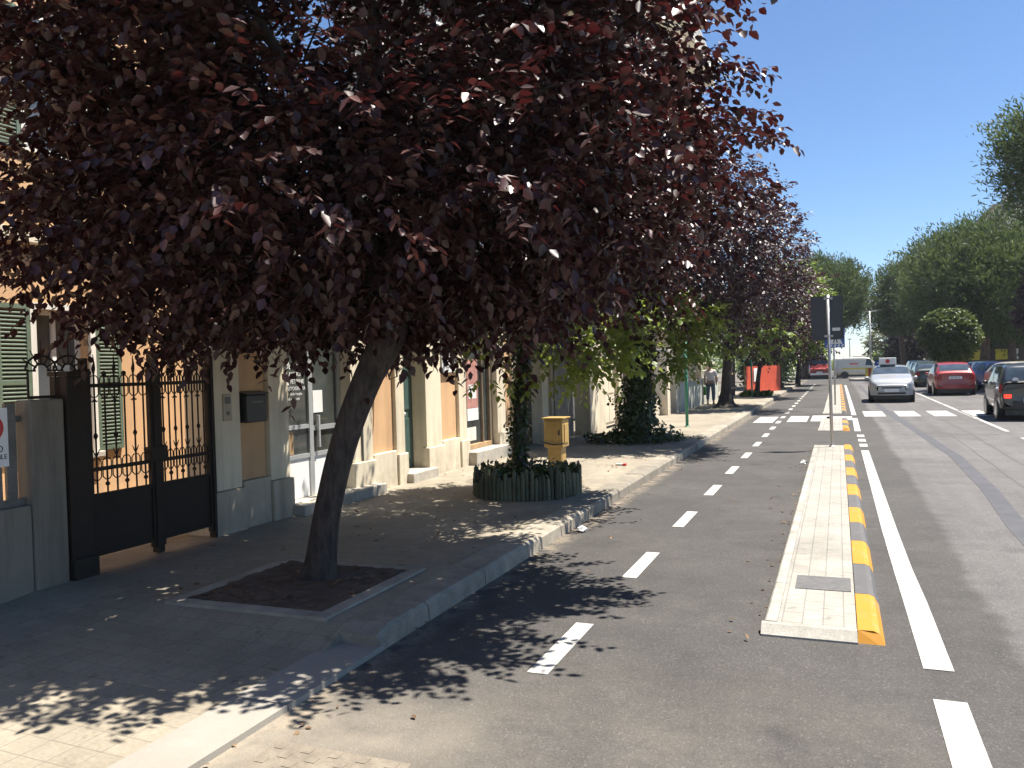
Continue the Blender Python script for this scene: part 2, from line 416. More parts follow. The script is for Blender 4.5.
# islands between cycle lane and carriageway
def island(y0, y1, blocks, first_yellow=True):
    b = MB()
    b.box(-.40,.075,y0+.12,y1-.10,-.03,.062)
    struct('traffic_island', b, M['pavers'])
    e = MB()
    y = y0+.12
    while y < y1-.1:
        yy = min(y+.98, y1-.1)
        e.add([(-.50,y+.004,-.03),(-.50,yy-.004,-.03),(-.485,y+.004,.05),(-.485,yy-.004,.05),(-.47,y+.004,.065),(-.47,yy-.004,.065),(-.402,y+.004,.065),(-.402,yy-.004,.065),(-.402,y+.004,-.03),(-.402,yy-.004,-.03)],
              [(0,2,3,1),(2,4,5,3),(4,6,7,5),(6,8,9,7),(0,8,6,4,2),(1,3,5,7,9)]); y = yy
    for ya, yb in ((y0,y0+.118),(y1,y1-.098)):
        m_ = ya+(yb-ya)*.62
        e.add([(-.495,ya,-.03),(.078,ya,-.03),(.078,ya,.012),(-.495,ya,.012),(-.495,m_,.061),(.078,m_,.061),(-.495,yb,.063),(.078,yb,.063),(-.495,yb,-.03),(.078,yb,-.03)],
              [(0,1,2,3),(3,2,5,4),(4,5,7,6),(6,7,9,8),(0,3,4,6,8),(1,9,7,5,2)])
    struct('island_kerb', e, M['island_edge'])
    ky, kg = MB(), MB()
    L = (y1-y0)/blocks
    for k in range(blocks):
        a, c = y0+k*L+.004, y0+(k+1)*L-.004
        na = .07 if k == 0 else 0.
        t = ky if (k % 2 == 0) == first_yellow else kg
        t.add([(.08,a,-.03),(.08,a+na,.07),(.17,a+na,.07),(.205,a+na,.055),(.25,a,-.03),(.08,c,-.03),(.08,c,.07),(.17,c,.07),(.205,c,.055),(.25,c,-.03)],
              [(0,1,2,3,4),(9,8,7,6,5),(0,5,6,1),(1,6,7,2),(2,7,8,3),(3,8,9,4)])
    struct('yellow_kerb_blocks', ky, M['yellow']); struct('grey_kerb_blocks', kg, M['kerb_grey'])
island(5.36, 17.35, 13)
island(21.45, 25.3, 4)
island(28.3, 60, 34, False)
struct('island_drain_plate', MB().box(-.33,.055,6.33,6.72,.03,.067), M['grate'])

# painted markings
mk = MB()
def mark(x0,x1,y0,y1,z=.004,sk=0): mk.quad((x0,y0,z),(x1,y0+sk,z),(x1,y1+sk,z),(x0,y1,z))
for k in range(-2, 28): mark(-1.70,-1.575,4.32+2.2*k,5.27+2.2*k)
for xa in (-2.33,-1.42,-.78+.0): mark(xa, xa+.55, 24.35+(xa+2.3)*.35, 26.95+(xa+2.3)*.35)
mark(-.36+.0,.36,25.4,27.0,.004)
for k in range(4): mark(.72+.95*k, 1.32+.95*k, 26.9, 29.6)
mark(4.6,5.2,26.9,29.6); mark(5.55,6.15,26.9,29.6)
struct('lane_markings', mk, M['white_paint'])
m2 = MB()
def strip(pts, z=.004):
    for (a,b,y0),(c,d,y1) in zip(pts, pts[1:]): m2.quad((a,y0,z),(b,y0,z),(d,y1,z),(c,y1,z))
strip([(.41,.565,5.04),(.40,.555,6.4),(.39,.535,7.4),(.38,.525,9),(.375,.51,16.9)])
strip([(.42,.58,1.2),(.415,.57,4.6)])
for a in (17.6,18.7,19.8): strip([(.37,.52,a),(.37,.52,a+.62)])
strip([(.34,.48,21.4),(.36,.5,26.2)]); strip([(.36,.5,27.6),(.36,.5,60)])
for k in range(20): strip([(3.52,3.62,-8+4.2*k if k<8 else -8+4.2*k),(3.52,3.62,-8+4.2*k+(2.6 if k<7 else 4.0))])
strip([(6.16,6.26,-5),(6.16,6.26,27)])
for k in range(10): strip([(6.3,6.38,28.0+2.7*k),(6.3,6.38,28.05+2.7*k)])
struct('edge_lines', m2, M['white_worn'])
tr = MB()
tp = [(1.46,1.66,3),(1.52,1.72,7),(1.56,1.76,9.5),(1.70,1.90,12),(1.78,1.98,16),(1.62,1.80,22),(1.30,1.48,32),(1.2,1.36,60)]
for (a,b,ya),(c,d,yb) in zip(tp, tp[1:]): tr.quad((a,ya,.003),(b,ya,.003),(d,yb,.003),(c,yb,.003))
ck = MB()
for pts in ([(2.62,5),(2.66,12),(2.74,20.6),(2.6,34)], [(2.18,7),(2.24,13),(2.32,20.6)], [(1.3,20.5),(2.0,20.7),(3.3,20.6)]):
    for (xa,ya),(xb,yb) in zip(pts, pts[1:]):
        n_ = 9
        for q in range(n_):
            t0,t1 = q/n_,(q+1)/n_; j0 = .012*math.sin(ya*7+q*2.1); j1 = .012*math.sin(ya*7+(q+1)*2.1) if q<n_-1 else .012*math.sin(yb*7)
            P0 = (xa+(xb-xa)*t0+j0, ya+(yb-ya)*t0); P1 = (xa+(xb-xa)*t1+j1, ya+(yb-ya)*t1)
            hx, hy = (.006,0) if abs(yb-ya) > abs(xb-xa) else (0,.02)
            ck.quad((P0[0]-hx,P0[1]-hy,.003),(P0[0]+hx,P0[1]+hy,.003),(P1[0]+hx,P1[1]+hy,.003),(P1[0]-hx,P1[1]-hy,.003))
struct('tar_seams', tr, M['tar']); struct('crack_lines', ck, M['crack'])
g = MB()
for i in range(9):
    for j in range(6):
        if j % 2 == i % 2: continue
        g.box(-2.5+.075*i,-2.5+.075*i+.05,2.72+.07*j,2.72+.07*j+.05,-.01,.0055)
g.box(-2.52,-1.80,2.70,3.14,-.02,.003)
tag(g.build('drain_grate', M['rusty']), 'dusty iron drain grate set in the asphalt beside the dropped kerb', 'drain grate')
# right-hand side
struct('right_pavement', MB().box(6.3,30,-12,27,-.05,.13).box(12.0,30,27,56,-.05,.13).box(6.3,30,56,75.5,-.05,.13), M['paving'])
struct('far_kerb', MB().box(6.18,6.297,-12,27,-.05,.134).box(6.18,6.297,56,75.5,-.05,.134), M['kerb'])
struct('roundabout_kerb', MB().prism([(2.3+1.5*math.cos(a*math.pi/8),73+2.6*math.sin(a*math.pi/8)) for a in range(16)], -.05, .16), M['kerb_pale'])

# ------------------------------------------------------------------ house behind the gate
H = thing('courtyard_house', 'peach house with green shutters seen behind the iron gate', 'house', (-9.5,4,.1))
w = MB(); hx = -9.5
w.box(hx-.3,hx,-3,7.32,0,3.52).box(hx-.3,hx,8.12,10.3,0,3.52).box(hx-.3,hx,7.32,8.12,0,.80).box(hx-.3,hx,7.32,8.12,2.7,3.52)
w.box(hx-.3,hx,-3,10.3,3.70,8.6).box(-16,hx-.3,-3,10.3,0,8.6)
w.build('wall', M['peach'], H)
MB().box(hx-.3,hx+.10,-3,10.3,3.52,3.70).build('string_course', M['cream'], H, bev=.015)
MB().box(-16.1,hx+.4,-3.1,10.4,8.603,8.85).build('roof', M['stone'], H)
MB().box(hx-.01,hx+.05,7.24,7.32,.80,2.78).box(hx-.01,hx+.05,8.12,8.20,.80,2.78).box(hx-.01,hx+.05,7.322,8.118,2.7,2.78).build('window_surround', M['white_wall'], H)
wn = MB().box(hx-.21,hx-.15,7.32,7.38,.8,2.7).box(hx-.21,hx-.15,8.06,8.12,.8,2.7).box(hx-.21,hx-.15,7.69,7.75,.8,2.7).box(hx-.21,hx-.15,7.38,8.06,2.64,2.7).box(hx-.21,hx-.15,7.38,8.06,.8,.86).build('window', M['white'], H)
MB().box(hx-.20,hx-.185,7.38,8.06,.86,2.64).build('pane', M['pane'], wn)
MB().box(hx-.25,hx+.13,7.18,8.26,.72,.797).build('window_sill', M['stone'], H, bev=.01)
def shutter(y0, y1, z0, z1, X, parent, mat):
    s = MB()
    s.box(X,X+.045,y0,y0+.05,z0,z1).box(X,X+.045,y1-.05,y1,z0,z1)
    for z in (z0, z0+(z1-z0)*.48, z1-.06): s.box(X+.001,X+.044,y0+.05,y1-.05,z,z+.06)
    z = z0+.08
    while z < z1-.08:
        s.add([(X+.006,y0+.05,z+.03),(X+.04,y0+.05,z),(X+.04,y1-.05,z),(X+.006,y1-.05,z+.03),(X+.006,y0+.05,z+.042),(X+.04,y0+.05,z+.012),(X+.04,y1-.05,z+.012),(X+.006,y1-.05,z+.042)],
              [(0,1,2,3),(4,7,6,5),(1,5,6,2),(0,3,7,4)]); z += .05
    return s.build('shutter', mat, parent)
shutter(6.79,7.235,.80,2.75,hx+.003,H,M['green_shutter']); shutter(8.205,8.62,.80,2.75,hx+.003,H,M['green_shutter'])
for ya in (4.6, 7.72):
    f = MB().box(hx-.02,hx+.05,ya-.5,ya+.5,4.7,6.5).build('window', M['white_wall'], H)
    MB().box(hx+.052,hx+.056,ya-.42,ya+.42,4.78,6.42).build('pane', M['pane'], f)
    shutter(ya-.96,ya-.51,4.7,6.5,hx+.003,H,M['green_shutter']); shutter(ya+.51,ya+.96,4.7,6.5,hx+.003,H,M['green_shutter'])

# ------------------------------------------------------------------ shop building along the pavement
B = thing('shop_building', 'cream and peach shop building with pilasters, green door and shop windows', 'building', (-6,11,.1))
segs = [(6.5,6.93,'p'),(6.93,7.40,'f'),(7.40,7.75,'p'),(7.75,9.05,'o'),(9.05,9.56,'p'),(9.56,10.2,'f'),(10.2,10.45,'p'),(10.45,11.12,'o'),
        (11.12,11.65,'p'),(11.65,12.3,'f'),(12.3,12.6,'p'),(12.6,13.95,'o'),(13.95,14.35,'p'),(14.35,14.75,'f'),(14.75,15.0,'p'),(15.0,16.45,'o'),(16.45,16.85,'p')]
core = MB()
for a, b, t in segs:
    if t == 'o': core.box(-6.28,-6.0,a,b,2.62,3.08)
    else: core.box(-6.28,-6.0,a,b,0,3.08)
core.prism([(-6.281,6.95),(-6.281,16.85),(-8.05,16.85),(-8.05,8.73)], 0, 3.6)
core.build('wall', M['cream'], B)
MB().box(-6.28,-6.0,6.5,16.85,3.302,3.6).build('parapet', M['yellow_wall'], B)
MB().prism([(-6.0,6.502),(-8.0,8.47),(-8.1,8.77),(-6.283,6.945)][::-1],0,3.6).build('side_wall', M['greyer'], B)
MB().box(-6.2,-5.84,6.44,16.9,3.08,3.30).build('cornice', M['cream'], B, bev=.03)
MB().prism([(-5.9,6.42),(-5.9,16.95),(-8.1,16.95),(-8.1,8.55)][::-1],3.603,3.72).build('roof', M['stone'], B, bev=.02)
for a, b, t in segs:
    if t == 'p':
        MB().box(-6.01,-5.93,a+.002,b-.002,.58,3.08).build('pilaster', M['cream'], B, bev=.008)
        MB().box(-6.01,-5.885,a-.012,b+.012,.05,.578).build('plinth', M['cream'] if a > 9 else M['greyer'], B, bev=.012)
    elif t == 'f':
        MB().box(-6.01,-5.985,a+.015,b-.015,.64,2.9).build('panel', M['peach'], B)
        MB().box(-6.01,-5.92,a+.014,b-.014,.05,.635).build('plinth', M['cream'] if a > 9 else M['greyer'], B, bev=.01)
# first shop front
X = -6.15
sf = MB()
for ya, yb in ((7.752,7.80),(8.36,8.44),(8.99,9.048)): sf.box(X,X+.06,ya,yb,.26,2.62)
sf.box(X+.001,X+.055,7.80,8.36,1.10,1.15).box(X+.001,X+.055,7.80,8.36,2.56,2.62).box(X+.001,X+.055,8.44,8.99,2.56,2.62).box(X+.001,X+.055,7.80,8.36,.74,.79).box(X+.001,X+.055,8.44,8.99,1.06,1.12).box(X+.001,X+.055,8.44,8.99,.74,.79)
win = sf.build('shop_window', M['alu'], B)
MB().box(X+.012,X+.03,7.80,8.36,.79,2.56).build('pane', M['glass'], win)
MB().box(X+.006,X+.04,7.80,8.36,.26,.74).build('lower_panel', M['white'], win)
door = MB().box(X+.006,X+.04,8.44,8.99,.26,.74).build('shop_door', M['white'], B)
MB().box(X+.012,X+.03,8.44,8.99,.79,2.56).build('pane', M['glass'], door)
MB().box(X+.06,X+.10,8.50,8.53,.85,1.25).build('handle', M['alu'], door)
MB().box(X+.032,X+.036,7.84,8.06,.80,1.08).build('display_board', M['wood'], win)
MB().box(X+.031,X+.036,8.48,8.68,1.28,1.56).build('notice', M['paper'], door)
MB().box(X,-5.72,7.72,9.55,.05,.255).build('step', M['stone'], B, bev=.012)
tx = X+.033
text('lettering', '. de la .', .13, M['paper'], win, (tx,8.07,1.83), FACE_X, shear=.3)
text('lettering', 'ANNONI', .075, M['paper'], win, (tx,8.17,1.745), FACE_X)
text('lettering', 'VETRINE', .075, M['paper'], win, (tx,8.17,1.655), FACE_X)
text('lettering', 'TIPI E LITOGRAFIA', .062, M['paper'], win, (tx,8.08,1.575), FACE_X)
text('lettering', 'stampe timbri targhe', .045, M['paper'], win, (tx,8.08,1.515), FACE_X)
text('lettering', 'inviti e biglietti', .045, M['paper'], win, (tx,8.08,1.455), FACE_X)
MB().add([(tx,7.84,1.64),(tx,8.02,1.64),(tx,7.98,1.70),(tx,7.92,1.79),(tx,7.86,1.79)],[(0,1,2,3,4)]).build('emblem', M['paper'], win)
# green door
gd = MB().box(-6.22,-6.17,10.452,11.118,.272,2.62).build('green_door', M['green_door'], B)
pn = MB()
for za, zb in ((.42,1.05),(1.18,1.85),(1.98,2.5)):
    pn.box(-6.172,-6.155,10.53,10.76,za,zb).box(-6.172,-6.155,10.82,11.05,za,zb)
pn.build('door_panels', M['green_door'], gd, bev=.008)
MB().ball((-6.13,10.79,1.12),.03).build('handle', M['alu'], gd)
MB().box(-6.22,-5.78,10.40,11.2,.05,.27).build('step', M['stone'], B, bev=.012)
# display board above third panel
MB().box(-6.0,-5.965,11.67,12.28,1.72,2.75).build('board', M['grey_iron'], B)
# second shop front
X = -6.13
s2 = MB()
for ya, yb in ((12.602,12.68),(13.82,13.948)): s2.box(X,X+.10,ya,yb,.36,2.62)
s2.box(X+.001,X+.09,12.68,13.82,2.5,2.62).box(X+.001,X+.085,13.52,13.56,.44,2.5)
w2 = s2.build('shop_window', M['brown_frame'], B)
MB().box(X+.02,X+.04,12.68,13.82,.44,2.5).build('pane', M['glass'], w2)
MB().box(X+.001,X+.12,12.68,13.82,.36,.44).build('window_sill', M['wood'], w2)
po = MB().box(X+.041,X+.045,12.95,13.42,1.08,1.95).build('poster', M['poster'], w2)
MB().box(X+.0455,X+.047,13.02,13.35,1.25,1.5).build('poster_patch', M['paper'], po)
MB().box(X+.041,X+.045,12.95,13.42,.86,1.076).build('notice', M['paper'], w2)
MB().box(X+.041,X+.045,12.75,13.3,.5,.74).build('shelf_goods', M['white_wall'], w2)
MB().box(X,-5.74,12.55,14.0,.05,.355).build('step', M['stone'], B, bev=.012)
# dark shop entrance
d3 = MB().box(-6.24,-6.19,15.0,16.45,.14,2.62).build('dark_door', M['dark_wood'], B)
for ya in (15.08,15.76): MB().box(-6.192,-6.18,ya,ya+.58,.7,2.45).build('pane', M['glass'], d3)
MB().tube([(-5.92,9.28,.5),(-5.92,9.28,1.15)],.018,8).build('gas_pipe', M['grey_iron'], B)

mb = thing('letter_box', 'black letter box on the peach panel beside the gate', 'letter box', (-5.97,7.12,1.42))
MB().box(-5.983,-5.86,6.96,7.28,1.26,1.56).build('body', M['black_plastic'], mb, bev=.012)
MB().add([(-5.985,6.94,1.565),(-5.84,6.94,1.562),(-5.84,7.30,1.562),(-5.985,7.30,1.565),(-5.985,6.94,1.60),(-5.84,6.94,1.575),(-5.84,7.30,1.575),(-5.985,7.30,1.60)],[(0,3,2,1),(4,5,6,7),(0,1,5,4),(1,2,6,5),(2,3,7,6),(3,0,4,7)]).build('lid', M['black_plastic'], mb)
MB().box(-5.859,-5.856,7.02,7.22,1.47,1.49).build('slot', M['grey_iron'], mb)
ic = thing('intercom', 'pale intercom plate on the pilaster beside the gate', 'intercom', (-5.93,6.72,1.45))
MB().box(-5.929,-5.912,6.66,6.78,1.30,1.58).build('plate', M['greyer'], ic, bev=.004)
MB().box(-5.911,-5.907,6.68,6.76,1.48,1.55).build('speaker_grille', M['grey_iron'], ic)
MB().box(-5.911,-5.905,6.70,6.74,1.36,1.40).build('button', M['grey_iron'], ic)
br = thing('iron_bracket', 'black wrought iron bracket on the wall beside the first plum trunk', 'bracket', (-5.98,9.85,1.85))
q = MB(); c = Vector((-5.80,9.80,1.86))
pts = [(-5.95,9.80,2.05),(-5.70,9.80,2.0),(-5.66,9.80,1.70),(-5.78,9.80,1.66),(-5.84,9.80,1.90)]
q.tube(pts+[pts[1]], .014, 6)
q.box(-5.984,-5.95,9.76,9.84,1.95,2.15); q.build('frame', M['iron'], br)
sg = thing('shop_sign', 'white sign reading Rosse above the third peach panel', 'sign', (-5.94,12,1.85))
MB().box(-5.963,-5.93,11.72,12.26,1.735,2.0).build('board', M['white'], sg)
text('lettering', 'Rosse', .19, M['black'], sg, (-5.928,11.99,1.80), FACE_X)
hs = thing('hanging_sign', 'small pale shield shaped sign on a bracket above the white sign', 'sign', (-5.9,11.9,2.4))
MB().add([(x,y_,z) for y_ in (11.88,11.90) for x,z in ((-5.80,2.22),(-5.72,2.30),(-5.72,2.55),(-5.90,2.55),(-5.90,2.30))],
         [(0,1,2,3,4),(9,8,7,6,5)]+[(i,(i+1)%5,5+(i+1)%5,5+i) for i in range(5)]).build('board', M['white'], hs)
MB().tube([(-5.97,11.89,2.59),(-5.70,11.89,2.59)],.012,6).box(-5.90,-5.895,11.885,11.895,2.55,2.59).build('bracket', M['iron'], hs)

# ------------------------------------------------------------------ left fence, gate pillar, gate
F = thing('garden_fence', 'weathered grey fence of vertical boards on a low wall left of the gate', 'fence', (-5.9,3,.1))
MB().box(-6.0,-5.86,-2,4.44,.0,.80).build('base_wall', M['grey_wall'], F, bev=.01)
bd = MB(); y = -1.95
while y < 4.35: bd.box(-5.96,-5.93,y,y+.085,.86,1.60); y += .125
bd.build('boards', M['grey_iron'], F)
MB().box(-5.965,-5.925,-2,4.44,.801,.858).box(-5.98,-5.962,-2,4.44,1.45,1.50).build('rails', M['grey_iron'], F)
MB().box(-6.02,-5.84,4.445,4.74,.0,1.62).build('post', M['grey_wall'], F, bev=.015)
np_ = thing('no_parking_sign', 'white and red no parking board fixed to the grey fence', 'sign', (-5.92,4.2,1.35))
MB().box(-5.928,-5.918,4.02,4.31,1.12,1.57).build('board', M['white'], np_)
MB().lathe((-5.917,4.17,1.42),[(.105,-.001),(.105,.002)],24,'x').build('red_ring', M['red'], np_)
MB().lathe((-5.915,4.17,1.42),[(.076,-.001),(.076,.002)],24,'x').build('blue_disc', M['blue'], np_)
MB().add([(-5.911,4.17+a,1.42+b) for a,b in ((-.065,.045),(-.045,.065),(.065,-.045),(.045,-.065))],[(0,1,2,3)]).build('red_bar', M['red'], np_)
text('lettering','PASSO',.07,M['black'],np_,(-5.916,4.165,1.235),FACE_X)
text('lettering','CARRABILE',.052,M['black'],np_,(-5.916,4.165,1.18),FACE_X)

Pp = thing('gate_pillar', 'dark iron gate pillar crowned with two fans of spikes', 'gate pillar', (-5.9,4.88,.1))
MB().box(-6.02,-5.82,4.755,4.97,.05,1.80).build('shaft', M['iron'], Pp, bev=.01)
MB().box(-6.05,-5.79,4.745,4.985,.05,.30).box(-6.04,-5.80,4.748,4.98,1.802,1.84).build('mouldings', M['iron'], Pp, bev=.01)
fan = MB()
for cy, cx in ((4.86,-5.92),(4.62,-5.93)):
    for rr in (.12,.055): fan.tube([(cx,cy-rr*1.15*math.cos(a*math.pi/12),1.85+rr*math.sin(a*math.pi/12)) for a in range(13)],.009,6)
    for a in range(7):
        an = math.pi*(a+.0)/6; L = .25 if a == 3 else .19
        fan.tube([(cx,cy-.05*math.cos(an),1.85+.05*math.sin(an)),(cx,cy-L*math.cos(an),1.85+L*math.sin(an))],[.008,.004],6)
fan.box(-5.945,-5.915,4.50,4.74,1.625,1.65).tube([(-5.93,4.50,1.64),(-5.93,4.50,1.86)],.01,6).tube([(-5.93,4.74,1.64),(-5.93,4.74,1.86)],.01,6)
fan.build('fan_crest', M['iron'], Pp)

G = thing('iron_gate', 'dark double leaf iron gate with sheet metal base and spiked bars', 'gate', (-5.93,5.7,.1))
def leaf(y0, y1, nb):
    fr = MB()
    fr.box(-5.95,-5.905,y0,y0+.035,.20,1.86).box(-5.95,-5.905,y1-.035,y1,.20,1.86)
    for z in (.25,.755,.98,1.70): fr.box(-5.945,-5.91,y0+.035,y1-.035,z,z+.032)
    L = fr.build('gate_leaf', M['iron'], G)
    MB().box(-5.935,-5.92,y0+.03,y1-.03,.255,.76).build('sheet_panel', M['iron'], L)
    for k in range(nb):
        y = y0+.035+(y1-y0-.07)*(k+.5)/nb; b = MB(); x = -5.928
        tall = k % 2 == 0
        b.tube([(x,y,.79),(x,y,1.86 if tall else 1.80)],.0085,6)
        if tall:
            b.tube([(x,y,1.82),(x,y,1.86),(x,y+.006,1.90),(x,y,1.985)],[.009,.017,.010,.002],6)
            b.lathe((x,y,1.28),[(.002,-.045),(.026,0),(.002,.045)],4)
            for s in (-1,1):
                b.tube([(x,y,1.10),(x,y+s*.018,1.13),(x,y+s*.034,1.165)],[.007,.006,.003],5)
                b.tube([(x,y,1.60),(x,y+s*.022,1.575),(x,y+s*.036,1.585)],[.007,.006,.003],5)
        else:
            b.ball((x,y,1.82),.022,8); b.ball((x,y,.86),.02,8)
        for zc in (1.70,.985):
            w_ = (y1-y0-.07)/nb*.42
            b.tube([(x,y-w_,zc-.06),(x,y-w_,zc+.075),(x,y-w_*.5,zc+.10),(x,y+w_*.5,zc+.10),(x,y+w_,zc+.075),(x,y+w_,zc-.06),(x,y+w_*.4,zc-.085),(x,y-w_*.4,zc-.085),(x,y-w_,zc-.06)],.0055,5)
        b.build('bar', M['iron'], L)
    return L
l1 = leaf(5.02,5.72,6); l2 = leaf(5.79,6.46,8)
MB().box(-5.965,-5.89,5.715,5.795,.14,2.02).build('centre_post', M['iron'], G, bev=.006)
MB().box(-5.975,-5.878,5.66,5.86,1.0,1.13).build('lock_box', M['iron'], G, bev=.006)
MB().box(-5.965,-5.89,6.46,6.50,.1,1.98).lathe((-5.928,6.48,1.98),[(.03,0),(.035,.03),(.002,.10)],8).build('hinge_post', M['iron'], G)
MB().box(-5.965,-5.89,4.985,5.02,.1,1.95).build('hinge_post', M['iron'], G)

# ------------------------------------------------------------------ buildings and walls further along
def plain_building(name, label, cat, x0,x1,y0,y1,h,wall,roof=None, group=None):
    t = thing(name, label, cat, ((x0+x1)/2,(y0+y1)/2,0), group)
    MB().box(x0,x1,y0,y1,0,h).build('wall', wall, t)
    MB().box(x0-.3,x1+.3,y0-.3,y1+.3,h+.003,h+.28).build('roof', roof or M['stone'], t)
    return t
gb = plain_building('garage', 'low grey garage with vertical board door just past the shop building', 'garage', -11,-5.9,16.95,18.5,3.2,M['greyer'])
gdr = MB(); y = 17.1
while y < 18.3: gdr.box(-5.895,-5.87,y,y+.135,.14,2.5); y += .145
gdr.build('door', M['grey_iron'], gb)
gw = thing('garden_gate_wall', 'cream garden wall pier with pale metal gate behind the yellow cabinet', 'garden wall', (-5.5,20,.1))
MB().box(-5.9,-5.5,18.6,20.0,.05,2.35).build('pier', M['cream'], gw, bev=.02)
MB().box(-5.9,-5.5,21.35,21.8,.05,2.35).build('pier', M['cream'], gw, bev=.02)
pg = MB().box(-5.66,-5.62,20.02,21.33,.2,2.0).build('metal_gate', M['cream'], gw)
MB().box(-5.618,-5.60,20.1,20.66,.3,1.0).box(-5.618,-5.60,20.7,21.25,.3,1.0).box(-5.618,-5.60,20.1,20.66,1.06,1.92).box(-5.618,-5.60,20.7,21.25,1.06,1.92).build('gate_panel', M['cream'], pg)
lw = thing('slatted_fence', 'dark slatted fence on a low pale wall behind the ivy covered trunk', 'fence', (-5.4,24,.1))
MB().box(-5.6,-5.35,21.85,25.9,.0,.65).build('base_wall', M['cream'], lw, bev=.02)
sl = MB(); y = 21.9
while y < 25.8: sl.box(-5.5,-5.46,y,y+.10,.70,1.85); y += .14
sl.build('slats', M['dark_wood'], lw)
MB().box(-5.52,-5.44,21.85,25.9,.651,.70).box(-5.458,-5.43,21.85,25.9,1.7,1.76).build('rails', M['dark_wood'], lw)
gp = thing('pillar_gateway', 'pair of tall weathered pillars with a dark gate between, past the slatted fence', 'gateway', (-5.1,27,.1))
MB().box(-5.5,-5.1,26.0,26.45,.0,2.15).build('pillar', M['cream'], gp, bev=.02)
MB().box(-5.5,-5.1,27.5,27.95,.0,2.15).build('pillar', M['cream'], gp, bev=.02)
for ya in (25.95, 27.45): MB().box(-5.55,-5.05,ya,ya+.55,2.153,2.27).build('pillar_cap', M['stone'], gp, bev=.02)
gg = MB(); y = 26.47
while y < 27.45: gg.box(-5.33,-5.29,y,y+.06,.15,1.9); y += .085
gg.box(-5.34,-5.28,26.45,27.5,.3,.36).build('bar_gate', M['grey_iron'], gp)
pw = thing('pale_garden_wall', 'pale green grey garden wall with coping behind the walking person', 'garden wall', (-5,33,.1))
MB().box(-5.35,-5.05,28.0,37.5,.0,1.12).build('wall', M['pale_wall'], pw)
MB().box(-5.42,-4.98,28.0,37.5,1.123,1.2).build('coping', M['stone'], pw, bev=.015)
for y in (28.4,30.7,33.0,35.3): MB().box(-5.3,-5.1,y,y+.2,1.203,1.75).build('post', M['cream'], pw, bev=.01)
MB().box(-5.22,-5.18,28.0,37.5,1.74,1.80).box(-5.22,-5.18,28.0,37.5,1.45,1.50).build('rails', M['cream'], pw)
wh = plain_building('white_house', 'white low house behind the pale garden wall', 'house', -13,-8.2,26.5,37,5.5,M['white_wall'])
for y in (28.5,31.5,34.5):
    f = MB().box(-8.2,-8.15,y-.5,y+.5,1.1,2.6).build('window', M['brown_frame'], wh)
    MB().box(-8.149,-8.145,y-.43,y+.43,1.17,2.53).build('pane', M['pane'], f)
pf = thing('pole_fence', 'dark fence of upright wooden poles before the red hoarding', 'fence', (-4.8,39.5,.1))
pm = MB(); y = 37.7; random.seed(11)
while y < 41.4: pm.tube([(-4.8,y,.1),(-4.8+random.uniform(-.03,.03),y,1.9+random.uniform(-.15,.15))],.055,6); y += .15
pm.build('poles', M['dark_wood'], pf)
MB().box(-4.74,-4.71,37.6,41.4,1.2,1.28).box(-4.74,-4.71,37.6,41.4,.5,.58).build('rails', M['wood'], pf)
hd = thing('red_hoarding', 'bright orange red site hoarding across the far pavement', 'hoarding', (-3.7,45,.1))
A = Vector((-4.35,42.8,0)); Bv = Vector((-3.05,48.4,0)); dv = (Bv-A)/5
hm = MB(); 
for k in range(5):
    a = A+dv*k; b = a+dv*.985; nrm = Vector((dv.y,-dv.x,0)).normalized()*.03
    hm.add([(a.x,a.y,.14),(b.x,b.y,.14),(b.x,b.y,1.55),(a.x,a.y,1.55),(a.x-nrm.x,a.y-nrm.y,.14),(b.x-nrm.x,b.y-nrm.y,.14),(b.x-nrm.x,b.y-nrm.y,1.55),(a.x-nrm.x,a.y-nrm.y,1.55)],
           [(0,1,2,3),(5,4,7,6),(3,2,6,7),(1,5,6,2),(4,0,3,7)])
hm.build('panels', M['hoarding'], hd)
p = A+dv*.9+Vector((.02,0,0)); r_ = dv.normalized()
MB().add([(p.x+.02,p.y,.75),(p.x+.02+r_.x*.62,p.y+r_.y*.62,.75),(p.x+.02+r_.x*.62,p.y+r_.y*.62,1.45),(p.x+.02,p.y,1.45)],[(0,1,2,3)]).build('notice', M['paper'], hd)
for k in range(6):
    a = A+dv*k; MB().box(a.x-.12,a.x-.05,a.y-.04,a.y+.04,.1,1.65).build('post', M['wood'], hd)

